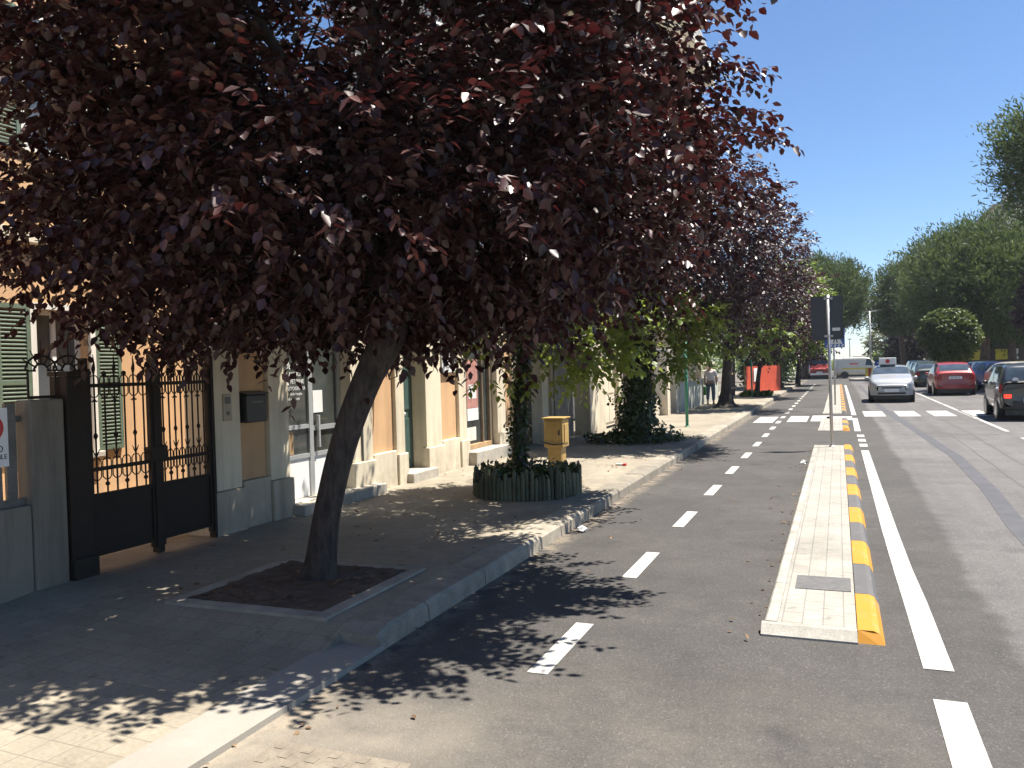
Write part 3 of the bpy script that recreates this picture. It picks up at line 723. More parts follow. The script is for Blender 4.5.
apt = thing('apartment_block', 'cream apartment block with balconies rising behind the left hand trees', 'building', (-12,37,0))
ax0,ax1,ay0,ay1,ah = -20,-6.6,31,43,19.2
MB().box(ax0,ax1,ay0,ay1,0,ah).build('wall', M['beige_wall'], apt)
MB().box(ax0-.5,ax1+.5,ay0-.5,ay1+.5,ah+.003,ah+.35).build('roof', M['stone'], apt)
for fl in range(1,6):
    z = fl*3.2
    for yy in (33.2, 37, 40.8):
        f = MB().box(ax1,ax1+.06,yy-.6,yy+.6,z+.1,z+2.4).build('window', M['brown_frame'], apt)
        MB().box(ax1+.061,ax1+.065,yy-.5,yy+.5,z+.2,z+2.3).build('pane', M['pane'], f)
    for xx in (-8.4,-11.5,-14.6):
        f = MB().box(xx-.6,xx+.6,ay0-.06,ay0,z+.1,z+2.4).build('window', M['brown_frame'], apt)
        MB().box(xx-.5,xx+.5,ay0-.065,ay0-.061,z+.2,z+2.3).build('pane', M['pane'], f)
    bl = MB().box(ax1+.003,ax1+1.1,31.6,42.4,z-.16,z).build('balcony', M['white_wall'], apt)
    rl = MB(); rl.box(ax1+1.02,ax1+1.07,31.62,42.38,z+.95,z+1.0)
    y = 31.65
    while y < 42.4: rl.box(ax1+1.03,ax1+1.055,y,y+.025,z,z+.95); y += .13
    rl.build('railing', M['white'], bl)
    b2 = MB().box(-15.8,-7.2,ay0-1.1,ay0-.003,z-.16,z).build('balcony', M['white_wall'], apt)
    rl = MB(); rl.box(-15.78,-7.22,ay0-1.07,ay0-1.02,z+.95,z+1.0); x = -15.75
    while x < -7.2: rl.box(x,x+.025,ay0-1.055,ay0-1.03,z,z+.95); x += .13
    rl.build('railing', M['white'], b2)

far = plain_building('dish_apartment_block', 'tall beige block with white satellite dishes above the big pine', 'building', 17.2,22.5,108,122,18.9,M['beige_wall'])
for x in (18.4, 19.8):
    d = MB().lathe((x,107.6,19.95),[(.02,.0),(.4,.1),(.56,.24),(.58,.24),(.4,.06),(.02,-.05)],16,'y').build('satellite_dish', M['white'], far)
    MB().tube([(x,107.9,19.18),(x,107.8,19.9)],.05,6).build('dish_mast', M['steel'], d)
for fl in range(6):
    for x in (18.5,21):
        f = MB().box(x-.7,x+.7,107.94,108,fl*3.4+1.2,fl*3.4+2.8).build('window', M['brown_frame'], far)
        MB().box(x-.6,x+.6,107.93,107.938,fl*3.4+1.3,fl*3.4+2.7).build('pane', M['pane'], f)
mk_ = plain_building('market_hall', 'low dark shop front with yellow signs under the pines on the right', 'shop', 10.5,26,90,98,3.4,M['dark_wood'])
for x0,x1 in ((11.2,13.1),(14.1,15.1)): MB().box(x0,x1,89.9,89.998,1.35,2.35).build('yellow_sign', M['yellow_sign'], mk_)
for x0,x1 in ((15.4,16.0),(16.6,17.1)): MB().box(x0,x1,89.9,89.998,1.35,2.35).build('white_sign', M['white'], mk_)
for x in (17.5,20.5): 
    f = MB().box(x,x+2.6,89.93,89.998,.2,1.8).build('shop_window', M['brown_frame'], mk_)
    MB().box(x+.1,x+2.5,89.92,89.928,.3,1.7).build('pane', M['pane'], f)
pale = plain_building('pale_corner_house', 'pale grey house far off between the pine trunks', 'house', 8.5,14,128,140,8.5,M['white_wall'])
for x in (9.5,11.5,13):
    for z in (2,5.2): 
        f = MB().box(x-.5,x+.5,127.94,128,z,z+1.6).build('window', M['brown_frame'], pale)
for p_ in (B,H,apt): pass

# ------------------------------------------------------------------ street furniture
s1 = thing('road_sign', 'large road sign seen from its dark back on a grey pole at the near island', 'road sign', (-.14,16.95,.1))
MB().tube([(-.14,16.95,.05),(-.16,16.95,3.02)],.03,12).build('pole', M['steel'], s1, smooth=True)
MB().box(-.47,.11,16.985,16.998,2.15,3.0).build('panel', M['sign_back'], s1)
MB().box(-.47,.11,16.965,16.984,2.15,2.175).box(-.47,.11,16.965,16.984,2.975,3.0).box(-.47,-.45,16.965,16.984,2.175,2.975).box(.09,.11,16.965,16.984,2.175,2.975).build('panel_rim', M['sign_back'], s1)
for z in (2.22,2.95): MB().box(-.235,-.075,16.91,16.984,z-.02,z+.02).build('clamp', M['steel'], s1)
MB().box(-.09,.05,16.980,16.984,2.32,2.38).build('sticker', M['paper'], s1)
MB().lathe((-.14,16.95,.063),[(.06,0),(.06,.012),(.034,.03)],12).build('base_collar', M['steel'], s1)
s2_ = thing('crossing_sign', 'blue pedestrian crossing sign on the farther pole behind the dark sign back', 'road sign', (-.13,33,.1))
MB().tube([(-.13,33,.05),(-.13,33,3.0)],.032,12).build('pole', M['steel'], s2_, smooth=True)
MB().box(-.45,.25,32.95,32.965,2.22,2.94).build('panel', M['blue'], s2_)
MB().add([(-.38,32.948,2.36),(.18,32.948,2.36),(-.10,32.948,2.90)],[(0,1,2)]).build('triangle', M['white'], s2_)
st = MB()
for k in range(5): st.add([(-.40+.13*k,32.946,2.25),(-.33+.13*k,32.946,2.25),(-.30+.13*k,32.946,2.34),(-.37+.13*k,32.946,2.34)],[(0,1,2,3)])
st.build('stripes', M['white'], s2_)
MB().add([(-.16,32.945,2.40),(-.12,32.945,2.40),(-.08,32.945,2.58),(-.03,32.945,2.40),(.01,32.945,2.40),(-.05,32.945,2.64),(-.05,32.945,2.74),(-.12,32.945,2.74),(-.12,32.945,2.58)],[(0,1,2,8),(2,3,4,5),(2,5,6,7,8)]).lathe((-.085,32.944,2.79),[(.03,0),(.03,.001)],10,'y').build('walker_symbol', M['black'], s2_)
gpn = thing('green_pole', 'thin green painted pole standing alone on the pavement', 'pole', (-3.67,21.2,.13))
MB().tube([(-3.67,21.2,.12),(-3.67,21.2,2.35)],.04,12).build('pole', M['green_paint'], gpn, smooth=True)
MB().lathe((-3.67,21.2,2.35),[(.045,0),(.05,.03),(.01,.06)],12).build('cap', M['green_paint'], gpn)
MB().lathe((-3.67,21.2,.128),[(.07,0),(.07,.012),(.045,.03)],12).build('base_collar', M['green_paint'], gpn)
stk = thing('tree_stake', 'green stake beside the thin leaning plum', 'stake', (-3.8,40,.13))
MB().tube([(-3.78,39.6,.12),(-3.80,39.6,1.9)],.04,8).build('stake', M['green_paint'], stk)
MB().tube([(-3.80,39.62,1.6),(-3.55,40.0,1.65)],.015,6).build('tie', M['rubber'], stk)
lp = thing('street_lamp', 'tall grey street lamp with two short arms over the far junction', 'street lamp', (3.0,88,0))
MB().tube([(3.0,88,-.05),(3.0,88,6.5)],[.12,.07],10).build('post', M['steel'], lp, smooth=True)
MB().tube([(2.2,88,6.55),(3.0,88,6.45),(3.8,88,6.55)],.04,8).build('arms', M['steel'], lp)
for x in (1.95,3.6): MB().box(x,x+.55,87.85,88.15,6.5,6.62).build('lamp_head', M['grey_iron'], lp, bev=.02)
fp = thing('thin_mast', 'thin distant mast against the low sky', 'mast', (1.9,150,0))
MB().tube([(1.9,150,0),(1.9,150,5.2)],[.09,.05],8).build('post', M['grey_iron'], fp)
MB().box(1.6,2.2,149.9,150.1,5.2,5.32).build('lamp_head', M['grey_iron'], fp)
bs = thing('keep_left_sign', 'round blue arrow sign on the far roundabout kerb', 'road sign', (3.05,71.5,.16))
MB().tube([(3.05,71.5,.14),(3.05,71.5,1.6)],.04,8).build('pole', M['steel'], bs)
MB().lathe((3.05,71.45,1.30),[(.36,-.01),(.36,.01)],20,'y').build('disc', M['blue'], bs)
MB().add([(2.9,71.43,1.45),(3.0,71.43,1.47),(3.14,71.43,1.27),(3.22,71.43,1.36),(3.24,71.43,1.12),(3.0,71.43,1.14),(3.08,71.43,1.20)],[(0,1,2,6),(2,3,4),(2,4,5,6)]).build('arrow', M['white'], bs)
for k, (x, lab) in enumerate(((2.35,'yellow and red marker board, left one on the far roundabout kerb'),(3.65,'yellow and red marker board, right one beside the silver car'))):
    t = thing('marker_board', lab, 'marker board', (x,71.6,.16), 'marker boards on the roundabout')
    MB().box(x-.32,x+.32,71.6,71.63,.35,1.05).build('board', M['yellow_sign'], t)
    MB().box(x-.10,x+.10,71.59,71.598,.36,1.04).build('red_bar', M['red'], t)
    MB().box(x-.03,x+.03,71.632,71.68,.14,.9).build('post', M['steel'], t)

cb = thing('utility_cabinet', 'mustard yellow utility cabinet on a narrower plinth behind the picket edging', 'cabinet', (-3.98,11.7,.13))
MB().box(-4.12,-3.90,11.59,11.82,.12,.55).build('plinth', M['cabinet'], cb, bev=.01)
MB().box(-4.16,-3.86,11.55,11.86,.55,.98).build('box', M['cabinet'], cb, bev=.015)
MB().box(-4.185,-3.835,11.525,11.885,.983,1.005).build('lid', M['cabinet'], cb, bev=.008)
MB().box(-4.13,-3.89,11.535,11.55,.59,.95).build('door', M['cabinet'], cb, bev=.005)
MB().box(-3.86,-3.848,11.62,11.80,.62,.9).build('side_hatch', M['cabinet'], cb)
MB().box(-3.92,-3.90,11.52,11.536,.74,.82).build('lock', M['black_plastic'], cb)
MB().tube([(-4.2,11.51,.64),(-4.0,11.50,.60),(-3.83,11.51,.62)],.012,6).build('wire_tie', M['black_plastic'], cb)

pe = thing('picket_edging', 'low grey green picket edging round the second plum tree', 'edging', (-3.9,9.9,.13))
random.seed(21)
pcx, pcy = -3.80, 9.86
for q in range(4):
    out = MB(); n = 20
    for k in range(n):
        an = math.pi/2*(q+(k+.5)/n)+.4; rr = .68+random.uniform(-.012,.012); h = random.uniform(.26,.40)
        x = pcx+rr*math.cos(an); y = pcy+rr*math.sin(an); ix = random.uniform(-.012,.012)
        out.tube([(x,y,.10),(x+ix,y,.13+h-.05),(x+ix,y,.13+h)],[.026,.027,random.choice((.006,.016))],7)
    out.build('picket_row', M['picket'], pe)
tag(MB().grid(lambda u,v: (pcx+.64*v*math.cos(u*6.2832), pcy+.64*v*math.sin(u*6.2832), .15+.05*(1-v)), 24, 5).build('planting_soil', M['soil']), kind='structure')

lt = thing('cigarette_packet', 'small white and red crushed packet lying on the sunny pavement', 'litter', (-3.35,12.9,.134))
MB().box(-3.40,-3.29,12.85,12.92,.134,.165).build('box', M['white'], lt)
MB().box(-3.287,-3.23,12.85,12.92,.134,.164).build('red_end', M['red'], lt)
for k,(x,y,lab) in enumerate(((-2.58,8.25,'crumpled white paper in the gutter beyond the first plum shadow'),(-.57,14.6,'white scrap of paper against the left edge of the near island'))):
    b_ = MB(); random.seed(k)
    b_.lathe((x,y,.0),[(.02,.004),(.06,.02),(.05,.05),(.01,.06)],7)
    b_.v = [(vx+random.uniform(-.02,.02), vy+random.uniform(-.03,.03), vz*random.uniform(.6,1.2)) for vx,vy,vz in b_.v]
    tag(b_.build('paper_scrap', M['paper']), lab, 'litter')

# ------------------------------------------------------------------ foliage
def unit(a): return a/np.maximum(np.linalg.norm(a, axis=-1, keepdims=True), 1e-9)
def leaf_obj(name, P, D, Nn, L, W, var, mat, parent=None, droop=.10, fold=.12):
    D = unit(D); S = unit(np.cross(D, Nn)); U = np.cross(S, D); n = len(P)
    L = L[:,None]; W = W[:,None]
    v = np.empty((n,6,3))
    v[:,0] = P
    v[:,1] = P + D*L*.36 + S*W*.5 + U*W*fold
    v[:,2] = P + D*L*.72 + S*W*.36 + U*W*fold*.6 - U*L*droop*.5
    v[:,3] = P + D*L - U*L*droop
    v[:,4] = P + D*L*.72 - S*W*.36 + U*W*fold*.6 - U*L*droop*.5
    v[:,5] = P + D*L*.36 - S*W*.5 + U*W*fold
    off = np.zeros(3)
    if parent is not None: off = np.array(ORIG[parent.name])
    v = (v - off).reshape(-1,3).astype(np.float32)
    me = bpy.data.meshes.new(name)
    me.vertices.add(n*6); me.vertices.foreach_set('co', v.ravel())
    base = (np.arange(n)*6)[:,None]
    idx = (base + np.array([0,1,2,3,0,3,4,5])[None]).astype(np.int32).ravel()
    me.loops.add(n*8); me.loops.foreach_set('vertex_index', idx)
    me.polygons.add(n*2); me.polygons.foreach_set('loop_start', (np.arange(n*2)*4).astype(np.int32))
    a = me.attributes.new('var', 'FLOAT', 'POINT'); a.data.foreach_set('value', np.repeat(var, 6).astype(np.float32))
    me.materials.append(mat); me.update(calc_edges=True)
    o = bpy.data.objects.new(name, me); COL.objects.link(o)
    ORIG[o.name] = Vector(off)
    if parent is not None: o.parent = parent
    return o

def field(rng, k=5, f=1.):
    ws = rng.normal(size=(k,3))*f; ph = rng.random(k)*6.28
    return lambda p: sum(np.sin(p@w_+h) for w_, h in zip(ws, ph))/k
def crown_points(rng, c, r, n, shell=.45, lump=.22, gap=-.45, gapf=1.6, zmin=None, keep=None):
    c = np.array(c); r = np.array(r); out = []; ods = []; tot = 0
    lf = field(rng, 6, 3.0); gf = field(rng, 6, gapf)
    while tot < n:
        d = unit(rng.normal(size=(n,3))); rad = (shell**3+(1-shell**3)*rng.random(n))**(1/3)
        p = c + d*r*(rad*(1+lump*lf(d)*1.6))[:,None]
        ok = gf(p) > gap
        if zmin is not None: ok &= p[:,2] > zmin + .25*lf(p*np.array([1,1,0])*.5)
        if keep is not None: ok &= keep(p)
        out.append(p[ok]); ods.append(unit(d/r)[ok]); tot += ok.sum()
    return np.concatenate(out)[:n], np.concatenate(ods)[:n]
def twig_leaves(rng, P, O, nl, tl, ll, lw, up=.1, spread=.6, hang=.35):
    n = len(P)
    d = unit(O*.55 + rng.normal(size=(n,3))*spread*.6 + np.array([0,0,up]))
    T = tl*(.6+.7*rng.random(n))
    t = (np.arange(nl)+.5)/nl; t = t[None,:]*np.ones((n,1))
    p = P[:,None] + d[:,None]*(t*T[:,None])[...,None]; p[...,2] -= (t**2)*T[:,None]*.22
    twig_leaves.last = (P, d, T)
    side = unit(np.cross(d, np.array([0,0,1.])+rng.normal(size=(n,3))*.25))
    alt = np.where(np.arange(nl)%2==0, 1., -1.)[None,:,None]
    D = d[:,None]*.55 + side[:,None]*alt*.8 + np.array([0,0,-hang]) + rng.normal(size=(n,nl,3))*.28
    Nn = np.array([0,0,1.]) + rng.normal(size=(n,nl,3))*.38
    m = n*nl
    L = ll*(.7+.5*rng.random(m)); W = lw*(.75+.4*rng.random(m))
    var = np.clip(np.repeat(rng.random(n)*.55, nl) + rng.random(m)*.5, 0, 1)
    return p.reshape(m,3), D.reshape(m,3), Nn.reshape(m,3), L, W, var

def clumpy(rng, P, O, k, s):
    n = len(P); P2 = np.repeat(P, k, 0) + rng.normal(size=(n*k,3))*np.array(s); O2 = np.repeat(O, k, 0)
    return P2, O2
def rough_trunk(tb, pts, n=18, seed=0, m=26):
    P = np.array([p for p,_ in pts]); r_ = np.array([q for _,q in pts]); t = np.linspace(0, 1, len(pts)); u = np.linspace(0, 1, m)
    path = np.stack([np.interp(u, t, P[:,k]) for k in range(3)], 1); rad = np.interp(u, t, r_)
    path[1:-1] = (path[:-2]+2*path[1:-1]+path[2:])/4
    o = len(tb.v); tb.tube([tuple(p) for p in path], list(rad), n)
    for i in range(m):
        for k in range(n):
            a = 6.2832*k/n; z = path[i][2]
            f = 1+.05*math.sin(3*a+z*1.7+seed)+.025*math.sin(8*a-z*1.5+seed)+.02*math.sin(2*a+z*4.3+seed*2)+(.22*max(0,math.sin(2.5*a+seed))*math.exp(-(z-.1)/.10) if z < .6 else 0)
            q = Vector(tb.v[o+i*n+k]); c = Vector(path[i]); tb.v[o+i*n+k] = tuple(c+(q-c)*f)
def limb_paths(rng, top, c, r, k):
    out = []
    for i in range(k):
        a = 2*math.pi*i/k + rng.random()*.6
        e = np.array(c) + np.array([math.cos(a)*r[0]*.72, math.sin(a)*r[1]*.72, (rng.random()*.9-.15)*r[2]*.8])
        m1 = np.array(top)*.62 + e*.38 + np.array([0,0,.35]); m2 = np.array(top)*.28 + e*.72 + np.array([0,0,.2])
        out.append([top, m1, m2, e])
    return out
def tree(name, label, base, trunk, c, r, nt, nl, tl, ll, lw, mat, bmat='bark', limbs=7, zmin=2.1, seed=1, group=None, green=None, shell=.45, lump=.22, gap=-.45, gapf=1.6, extra=None, cat='tree', up=.1, hang=.35, keep=None, limb_r=.05, spread=.6, clump=1, csz=(.17,.17,.09), twigs=0):
    rng = np.random.default_rng(seed)
    t = thing(name, label, cat, base, group)
    tb = MB(); pts = trunk
    rough_trunk(tb, pts, seed=seed)
    top = pts[-1][0]
    for pth in limb_paths(rng, top, c, r, limbs):
        tb.tube([tuple(p) for p in pth], [pts[-1][1]*.62, limb_r*.9, limb_r*.6, .012], 7)
        for q in range(3):
            s = np.array(pth[1+q//2])*(.5)+np.array(pth[2+q//2 if q<2 else 3])*.5
            e = s + rng.normal(size=3)*np.array(r)*.22
            tb.tube([tuple(s), tuple((s+e)/2+np.array([0,0,.1])), tuple(e)], [limb_r*.4,limb_r*.25,.008], 5)
    P, O = crown_points(rng, c, r, nt//clump, shell, lump, gap, gapf, zmin, keep)
    if clump > 1: P, O = clumpy(rng, P, O, clump, csz)
    A = twig_leaves(rng, P, O, nl, tl, ll, lw, up, spread, hang)
    TW = [tuple(z[:twigs] for z in twig_leaves.last)] if twigs else []
    if extra is not None: A = tuple(np.concatenate(z) for z in zip(A, extra(rng)))
    if twigs: TW.append(twig_leaves.last)
    for Pq, dq, Tq in TW:
        for p_, d_, l_ in zip(Pq, dq, Tq):
            b0 = p_ - d_*l_*.9 - np.array([0,0,.05]); e_ = p_ + d_*l_*.95 - np.array([0,0,l_*.2])
            tb.tube([tuple(b0), tuple(p_), tuple(p_+d_*l_*.5-np.array([0,0,l_*.055])), tuple(e_)], [.008,.006,.0045,.002], 4, cap=False)
    tb.build('trunk', M[bmat], t, smooth=True)
    leaf_obj('crown', *A, M[mat], t)
    if green:
        gc, gr, gn, gz = green[:4]
        P, O = crown_points(rng, gc, gr, gn, .5, .3, -.08, 2.2, gz)
        leaf_obj('green_shoots', *twig_leaves(rng, P, O, 9, .34, .085 if len(green)<5 else green[4], .055 if len(green)<5 else green[4]*.65, .1, .7, .4), M['green_leaf'], t)
    return t

def arms(rng):
    res = []
    for (a, b) in ARMS:
        a, b = np.array(a), np.array(b); n = 26
        t = rng.random(n); P = a + (b-a)*t[:,None] + rng.normal(size=(n,3))*.07*(1.25-t[:,None])
        O = np.tile(unit(b-a), (n,1))
        res.append(twig_leaves(rng, P, O, 8, .26, .075, .042, .05, .5, .5))
    return tuple(np.concatenate(z) for z in zip(*res))
def skirt(rng):
    P, O = crown_points(rng, (-3.65,5.75,3.0), (2.85,2.3,.95), 1300, .3, .12, -.38, 1.5, 2.08, keep1)
    for cc, rr, nn in (((-5.45,4.95,2.9),(1.25,1.0,.8),420),((-5.3,4.9,4.3),(1.3,1.0,1.0),480)):
        p2, o2 = crown_points(rng, cc, rr, nn, .2, .15, -.3, 2., 2.2, keep1); P = np.concatenate([P,p2]); O = np.concatenate([O,o2])
    A = twig_leaves(rng, P, O, 10, .36, .09, .055, .05, .6, .5); Bq = arms(rng)
    return tuple(np.concatenate(z) for z in zip(A, Bq))
ARMS = [((-1.3,6.1,4.5),(-.7,6.2,4.5)),((-1.3,6.3,3.8),(-.6,6.35,3.86)),((-1.2,6.4,3.25),(-.5,6.55,3.52)),((-1.1,6.6,2.95),(-.45,6.7,3.05)),((-1.5,6.2,4.1),(-.75,6.3,4.0)),
        ((-3.9,4.9,2.35),(-4.45,4.75,2.0)),((-4.9,5.0,2.2),(-5.15,5.2,1.98))]
def keep1(p):
    # a window of thin growth towards the apartment block, and air round the shop front below the branches
    x, y, z = p[:,0], p[:,1], p[:,2]
    ax = x/np.maximum(y,.1)
    hole = (np.abs(ax+.205) < .022) & (np.abs((z-1.75)/y-.345) < .035)
    return ~hole & (y > 2.6) & (x > -7.0) & (x < -.84+.12*np.sin(z*5.)+.1*np.sin(y*7.))
tree('plum_tree', 'purple leaved plum with bare leaning trunk in the square soil pit by the gate', (-3.84,5.35,.14),
     [((-3.87,5.36,.08),.165),((-3.85,5.37,.22),.125),((-3.80,5.38,.6),.108),((-3.70,5.40,1.0),.105),((-3.56,5.42,1.4),.108),((-3.40,5.45,1.75),.115),((-3.26,5.5,2.0),.135),((-3.18,5.55,2.25),.12)],
     (-3.6,6.05,4.2), (2.75,2.35,2.2), 7500, 10, .42, .092, .056, 'plum', limbs=9, zmin=2.16, seed=2, twigs=900, shell=.55, lump=.16, gap=-.37, gapf=1.8, extra=skirt, keep=keep1, clump=5)
def ivied(name, base, trunk, cone, n, parent_name):
    pass
ivy_args = {}
t2 = tree('plum_tree', 'slim ivy covered plum growing inside the picket edging', (-3.95,9.95,.14),
     [((-3.95,9.95,.08),.15),((-3.95,9.95,.5),.10),((-3.92,9.97,1.2),.085),((-3.86,10.0,1.9),.085),((-3.80,10.05,2.5),.08)],
     (-2.95,9.7,4.15), (1.4,1.4,1.6), 2000, 10, .42, .082, .048, 'plum', clump=4, limbs=7, zmin=2.25, seed=4, green=((-3.5,9.9,2.3),(1.2,1.2,.75),330,1.6,.10), gap=-.5)
t3 = tree('plum_tree', 'plum with thick ivy skirt spreading into a cone at its foot', (-4.05,17.3,.14),
     [((-4.05,17.3,.08),.24),((-4.05,17.3,.6),.17),((-4.03,17.3,1.3),.15),((-3.98,17.35,2.0),.15),((-3.9,17.4,2.6),.13)],
     (-3.3,17.3,4.35), (2.3,2.4,2.1), 3600, 10, .45, .092, .055, 'plum_far', clump=4, limbs=7, zmin=2.7, seed=6, green=((-3.9,15.9,2.4),(1.9,1.9,1.0),760,1.6,.125), gap=-.5)
t4 = tree('plum_tree', 'plum with a mounded base beside the walking person', (-3.85,30.6,.14),
     [((-3.85,30.6,.08),.55),((-3.85,30.6,.28),.30),((-3.84,30.6,.7),.19),((-3.8,30.6,1.4),.17),((-3.7,30.6,2.2),.16),((-3.6,30.7,2.8),.13)],
     (-3.25,30.6,4.9), (2.6,3.2,2.5), 1500, 10, .55, .14, .085, 'plum_far', limbs=7, zmin=2.2, seed=8, green=((-3.4,29.6,2.9),(2.2,2.2,.9),210,1.9,.15), gap=-.6)
tree('plum_tree', 'thin leaning young plum in front of the red hoarding', (-3.62,40.4,.14),
     [((-3.62,40.4,.08),.14),((-3.58,40.4,.9),.10),((-3.45,40.5,1.8),.09),((-3.3,40.6,2.3),.08)],
     (-3.1,40.6,4.1), (2.3,2.4,2.1), 900, 10, .55, .16, .10, 'plum_far', limbs=6, zmin=1.95, seed=9, green=((-3.2,40.0,2.9),(1.6,1.6,.7),120,2.2,.15), gap=-.6)
tree('broadleaf_tree', 'light green broadleaf tree on the left pavement beyond the red hoarding', (-3.4,52,.1),
     [((-3.4,52,.0),.24),((-3.4,52,1.2),.18),((-3.3,52,2.6),.15)], (-2.9,52,5.0), (2.6,3.0,2.7), 1100, 10, .7, .22, .14, 'broad', limbs=6, zmin=1.7, seed=12, gap=-.6)
tree('plum_tree', 'dark purple plum standing near the ambulance on the left', (-2.7,61,.1),
     [((-2.7,61,.0),.2),((-2.6,61,1.2),.15),((-2.5,61,2.2),.12)], (-2.3,61,3.9), (2.0,2.6,2.1), 800, 10, .6, .2, .13, 'plum_far', limbs=6, zmin=1.3, seed=13, gap=-.7)

# ivy on trunks, weeds, litter leaves
def ivy_on(t, prof, n, ll, seed, cx, cy, dark='ivy'):
    rng = np.random.default_rng(seed)
    zs = np.array([p[0] for p in prof]); rs_ = np.array([p[1] for p in prof]); xs_ = np.array([p[2] if len(p)>2 else 0 for p in prof])
    w_ = np.interp(np.linspace(zs[0],zs[-1],200), zs, rs_)+.02; cdf = np.cumsum(w_); cdf /= cdf[-1]
    z = np.interp(rng.random(n), cdf, np.linspace(zs[0],zs[-1],200)); a = rng.random(n)*6.283
    rad = np.interp(z, zs, rs_)*(1+.18*np.sin(a*3+z*4)+.12*np.sin(a*5-z*9))*(.72+.5*rng.random(n)**2)*(1+.25*np.sin(z*7+a*2))
    P = np.stack([cx+np.interp(z,zs,xs_)+rad*np.cos(a), cy+rad*np.sin(a), z], 1)
    O = np.stack([np.cos(a), np.sin(a), np.zeros(n)], 1)
    D = O*.5 + np.array([0,0,-.7]) + rng.normal(size=(n,3))*.45; Nn = O + np.array([0,0,.35]) + rng.normal(size=(n,3))*.4
    leaf_obj('ivy', P, D, Nn, ll*(.7+.6*rng.random(n)), ll*.85*(.7+.6*rng.random(n)), rng.random(n), M[dark], t)
ivy_on(t2, [(.2,.16),(.6,.12),(1.2,.10,.03),(2.0,.10,.09),(2.5,.10,.15)], 1500, .055, 31, -3.95, 9.95)
ivy_on(t3, [(.13,.75),(.25,.58),(.6,.42),(1.1,.31,.02),(1.7,.26,.05),(2.3,.25,.1),(2.7,.2,.15)], 5200, .075, 32, -4.05, 17.3)
def ground_leaves(name, n, box, z, ll, mat, seed, up=.5, dens=None, kind='stuff', flat=False):
    rng = np.random.default_rng(seed)
    P = np.stack([box[0]+(box[1]-box[0])*rng.random(n), box[2]+(box[3]-box[2])*rng.random(n), z+0*rng.random(n)], 1)
    if dens is not None: P = P[dens(P, rng)]
    n = len(P)
    if not flat: P[:,2] += rng.random(n)*up
    else: P[:,2] += .004+rng.random(n)*.012
    D = rng.normal(size=(n,3))*np.array([1,1,.25 if flat else .6]) + np.array([0,0,0 if flat else .25]); Nn = np.array([0,0,1.])+rng.normal(size=(n,3))*(.18 if flat else .45)
    return tag(leaf_obj(name, P, D, Nn, ll*(.6+.7*rng.random(n)), ll*.62*(.6+.7*rng.random(n)), rng.random(n), M[mat], None, .05, .1), kind=kind)
ground_leaves('ivy_planting', 2800, (-4.46,-3.06,9.16,10.56), .17, .075, 'ivy', 41, .33, lambda P,r: (P[:,0]+3.80)**2+(P[:,1]-9.86)**2 < .68**2)
ground_leaves('ivy_ground_cover', 3000, (-5.25,-2.95,16.1,18.4), .14, .085, 'ivy', 42, .13, lambda P,r: ((P[:,0]+4.15)/1.1)**2+((P[:,1]-17.2)/1.1)**2 < .55+.5*r.random(len(P)))
ground_leaves('weeds', 900, (-4.3,-3.0,39.6,41.2), .14, .2, 'grass', 43, .15)
ground_leaves('fallen_leaves', 900, (-3.0,-1.2,2.6,24), .0, .038, 'dry_leaf', 44, 0, lambda P,r: r.random(len(P)) < np.exp(-(P[:,0]+2.7)/.22), flat=True)
ground_leaves('fallen_leaves', 420, (-5.8,-3.05,4.6,14), .133, .055, 'dry_leaf', 45, 0, lambda P,r: r.random(len(P)) < .35, flat=True)
ground_leaves('fallen_leaves', 110, (-4.42,-3.30,4.6,5.72), .142, .055, 'dry_leaf', 46, 0, flat=True)
ground_leaves('fallen_leaves', 260, (-.85,-.5,5.2,17.4), .0, .045, 'dry_leaf', 47, 0, lambda P,r: r.random(len(P)) < np.exp(-(-.5-P[:,0])/.1), flat=True)

# stone pines and other trees on the far side
def pine(label, base, h, c, r, n, seed, lean=0., fork=True, ll=.42, nl=9, name='stone_pine', mat='pine', zlow=.86):
    rng = np.random.default_rng(seed)
    t = thing(name, label, 'pine tree', base, 'stone pines')
    x,y = base[0],base[1]; tb = MB()
    tb.tube([(x,y,-.1),(x+.1*lean,y,h*.25),(x+.5*lean,y,h*.6),(x+lean,y,h)],[.42,.33,.28,.24],12)
    for i in range(9):
        a = 6.283*i/9+rng.random()*.5; e = np.array(c)+np.array([math.cos(a)*r[0]*.7, math.sin(a)*r[1]*.7, (rng.random()-.55)*r[2]*.9])
        tb.tube([(x+lean,y,h),tuple(np.array((x+lean,y,h))*.45+e*.55+np.array([0,0,-.2])),tuple(e)],[.17,.11,.03],7)
    tb.build('trunk', M['pine_bark'], t, smooth=True)
    P, O = crown_points(rng, c, r, n//12, .5, .34, -.48, .6, c[2]-r[2]*zlow)
    P, O = clumpy(rng, P, O, 12, (.55,.55,.34)); n = len(P)
    # needles stand in upward brushes at the shoot ends
    m = n*nl; Pp_ = np.repeat(P, nl, 0)+rng.normal(size=(m,3))*.20; Oo = np.repeat(O, nl, 0)
    D = Oo*.55+np.array([0,0,.55])+rng.normal(size=(m,3))*.55; Nn = rng.normal(size=(m,3))+Oo
    var = np.clip(np.repeat(rng.random(n)*.6, nl)+rng.random(m)*.4,0,1)
    leaf_obj('crown', Pp_, D, Nn, ll*(.6+.6*rng.random(m)), ll*.26*(.7+.5*rng.random(m)), var, M[mat], t, 0, .1)
    return t
pine('broad dark stone pine with big trunk above the red car', (10.2,70,.1), 5.0, (10.6,70,7.2), (6.2,6.2,4.3), 9500, 51, .3, ll=.36)
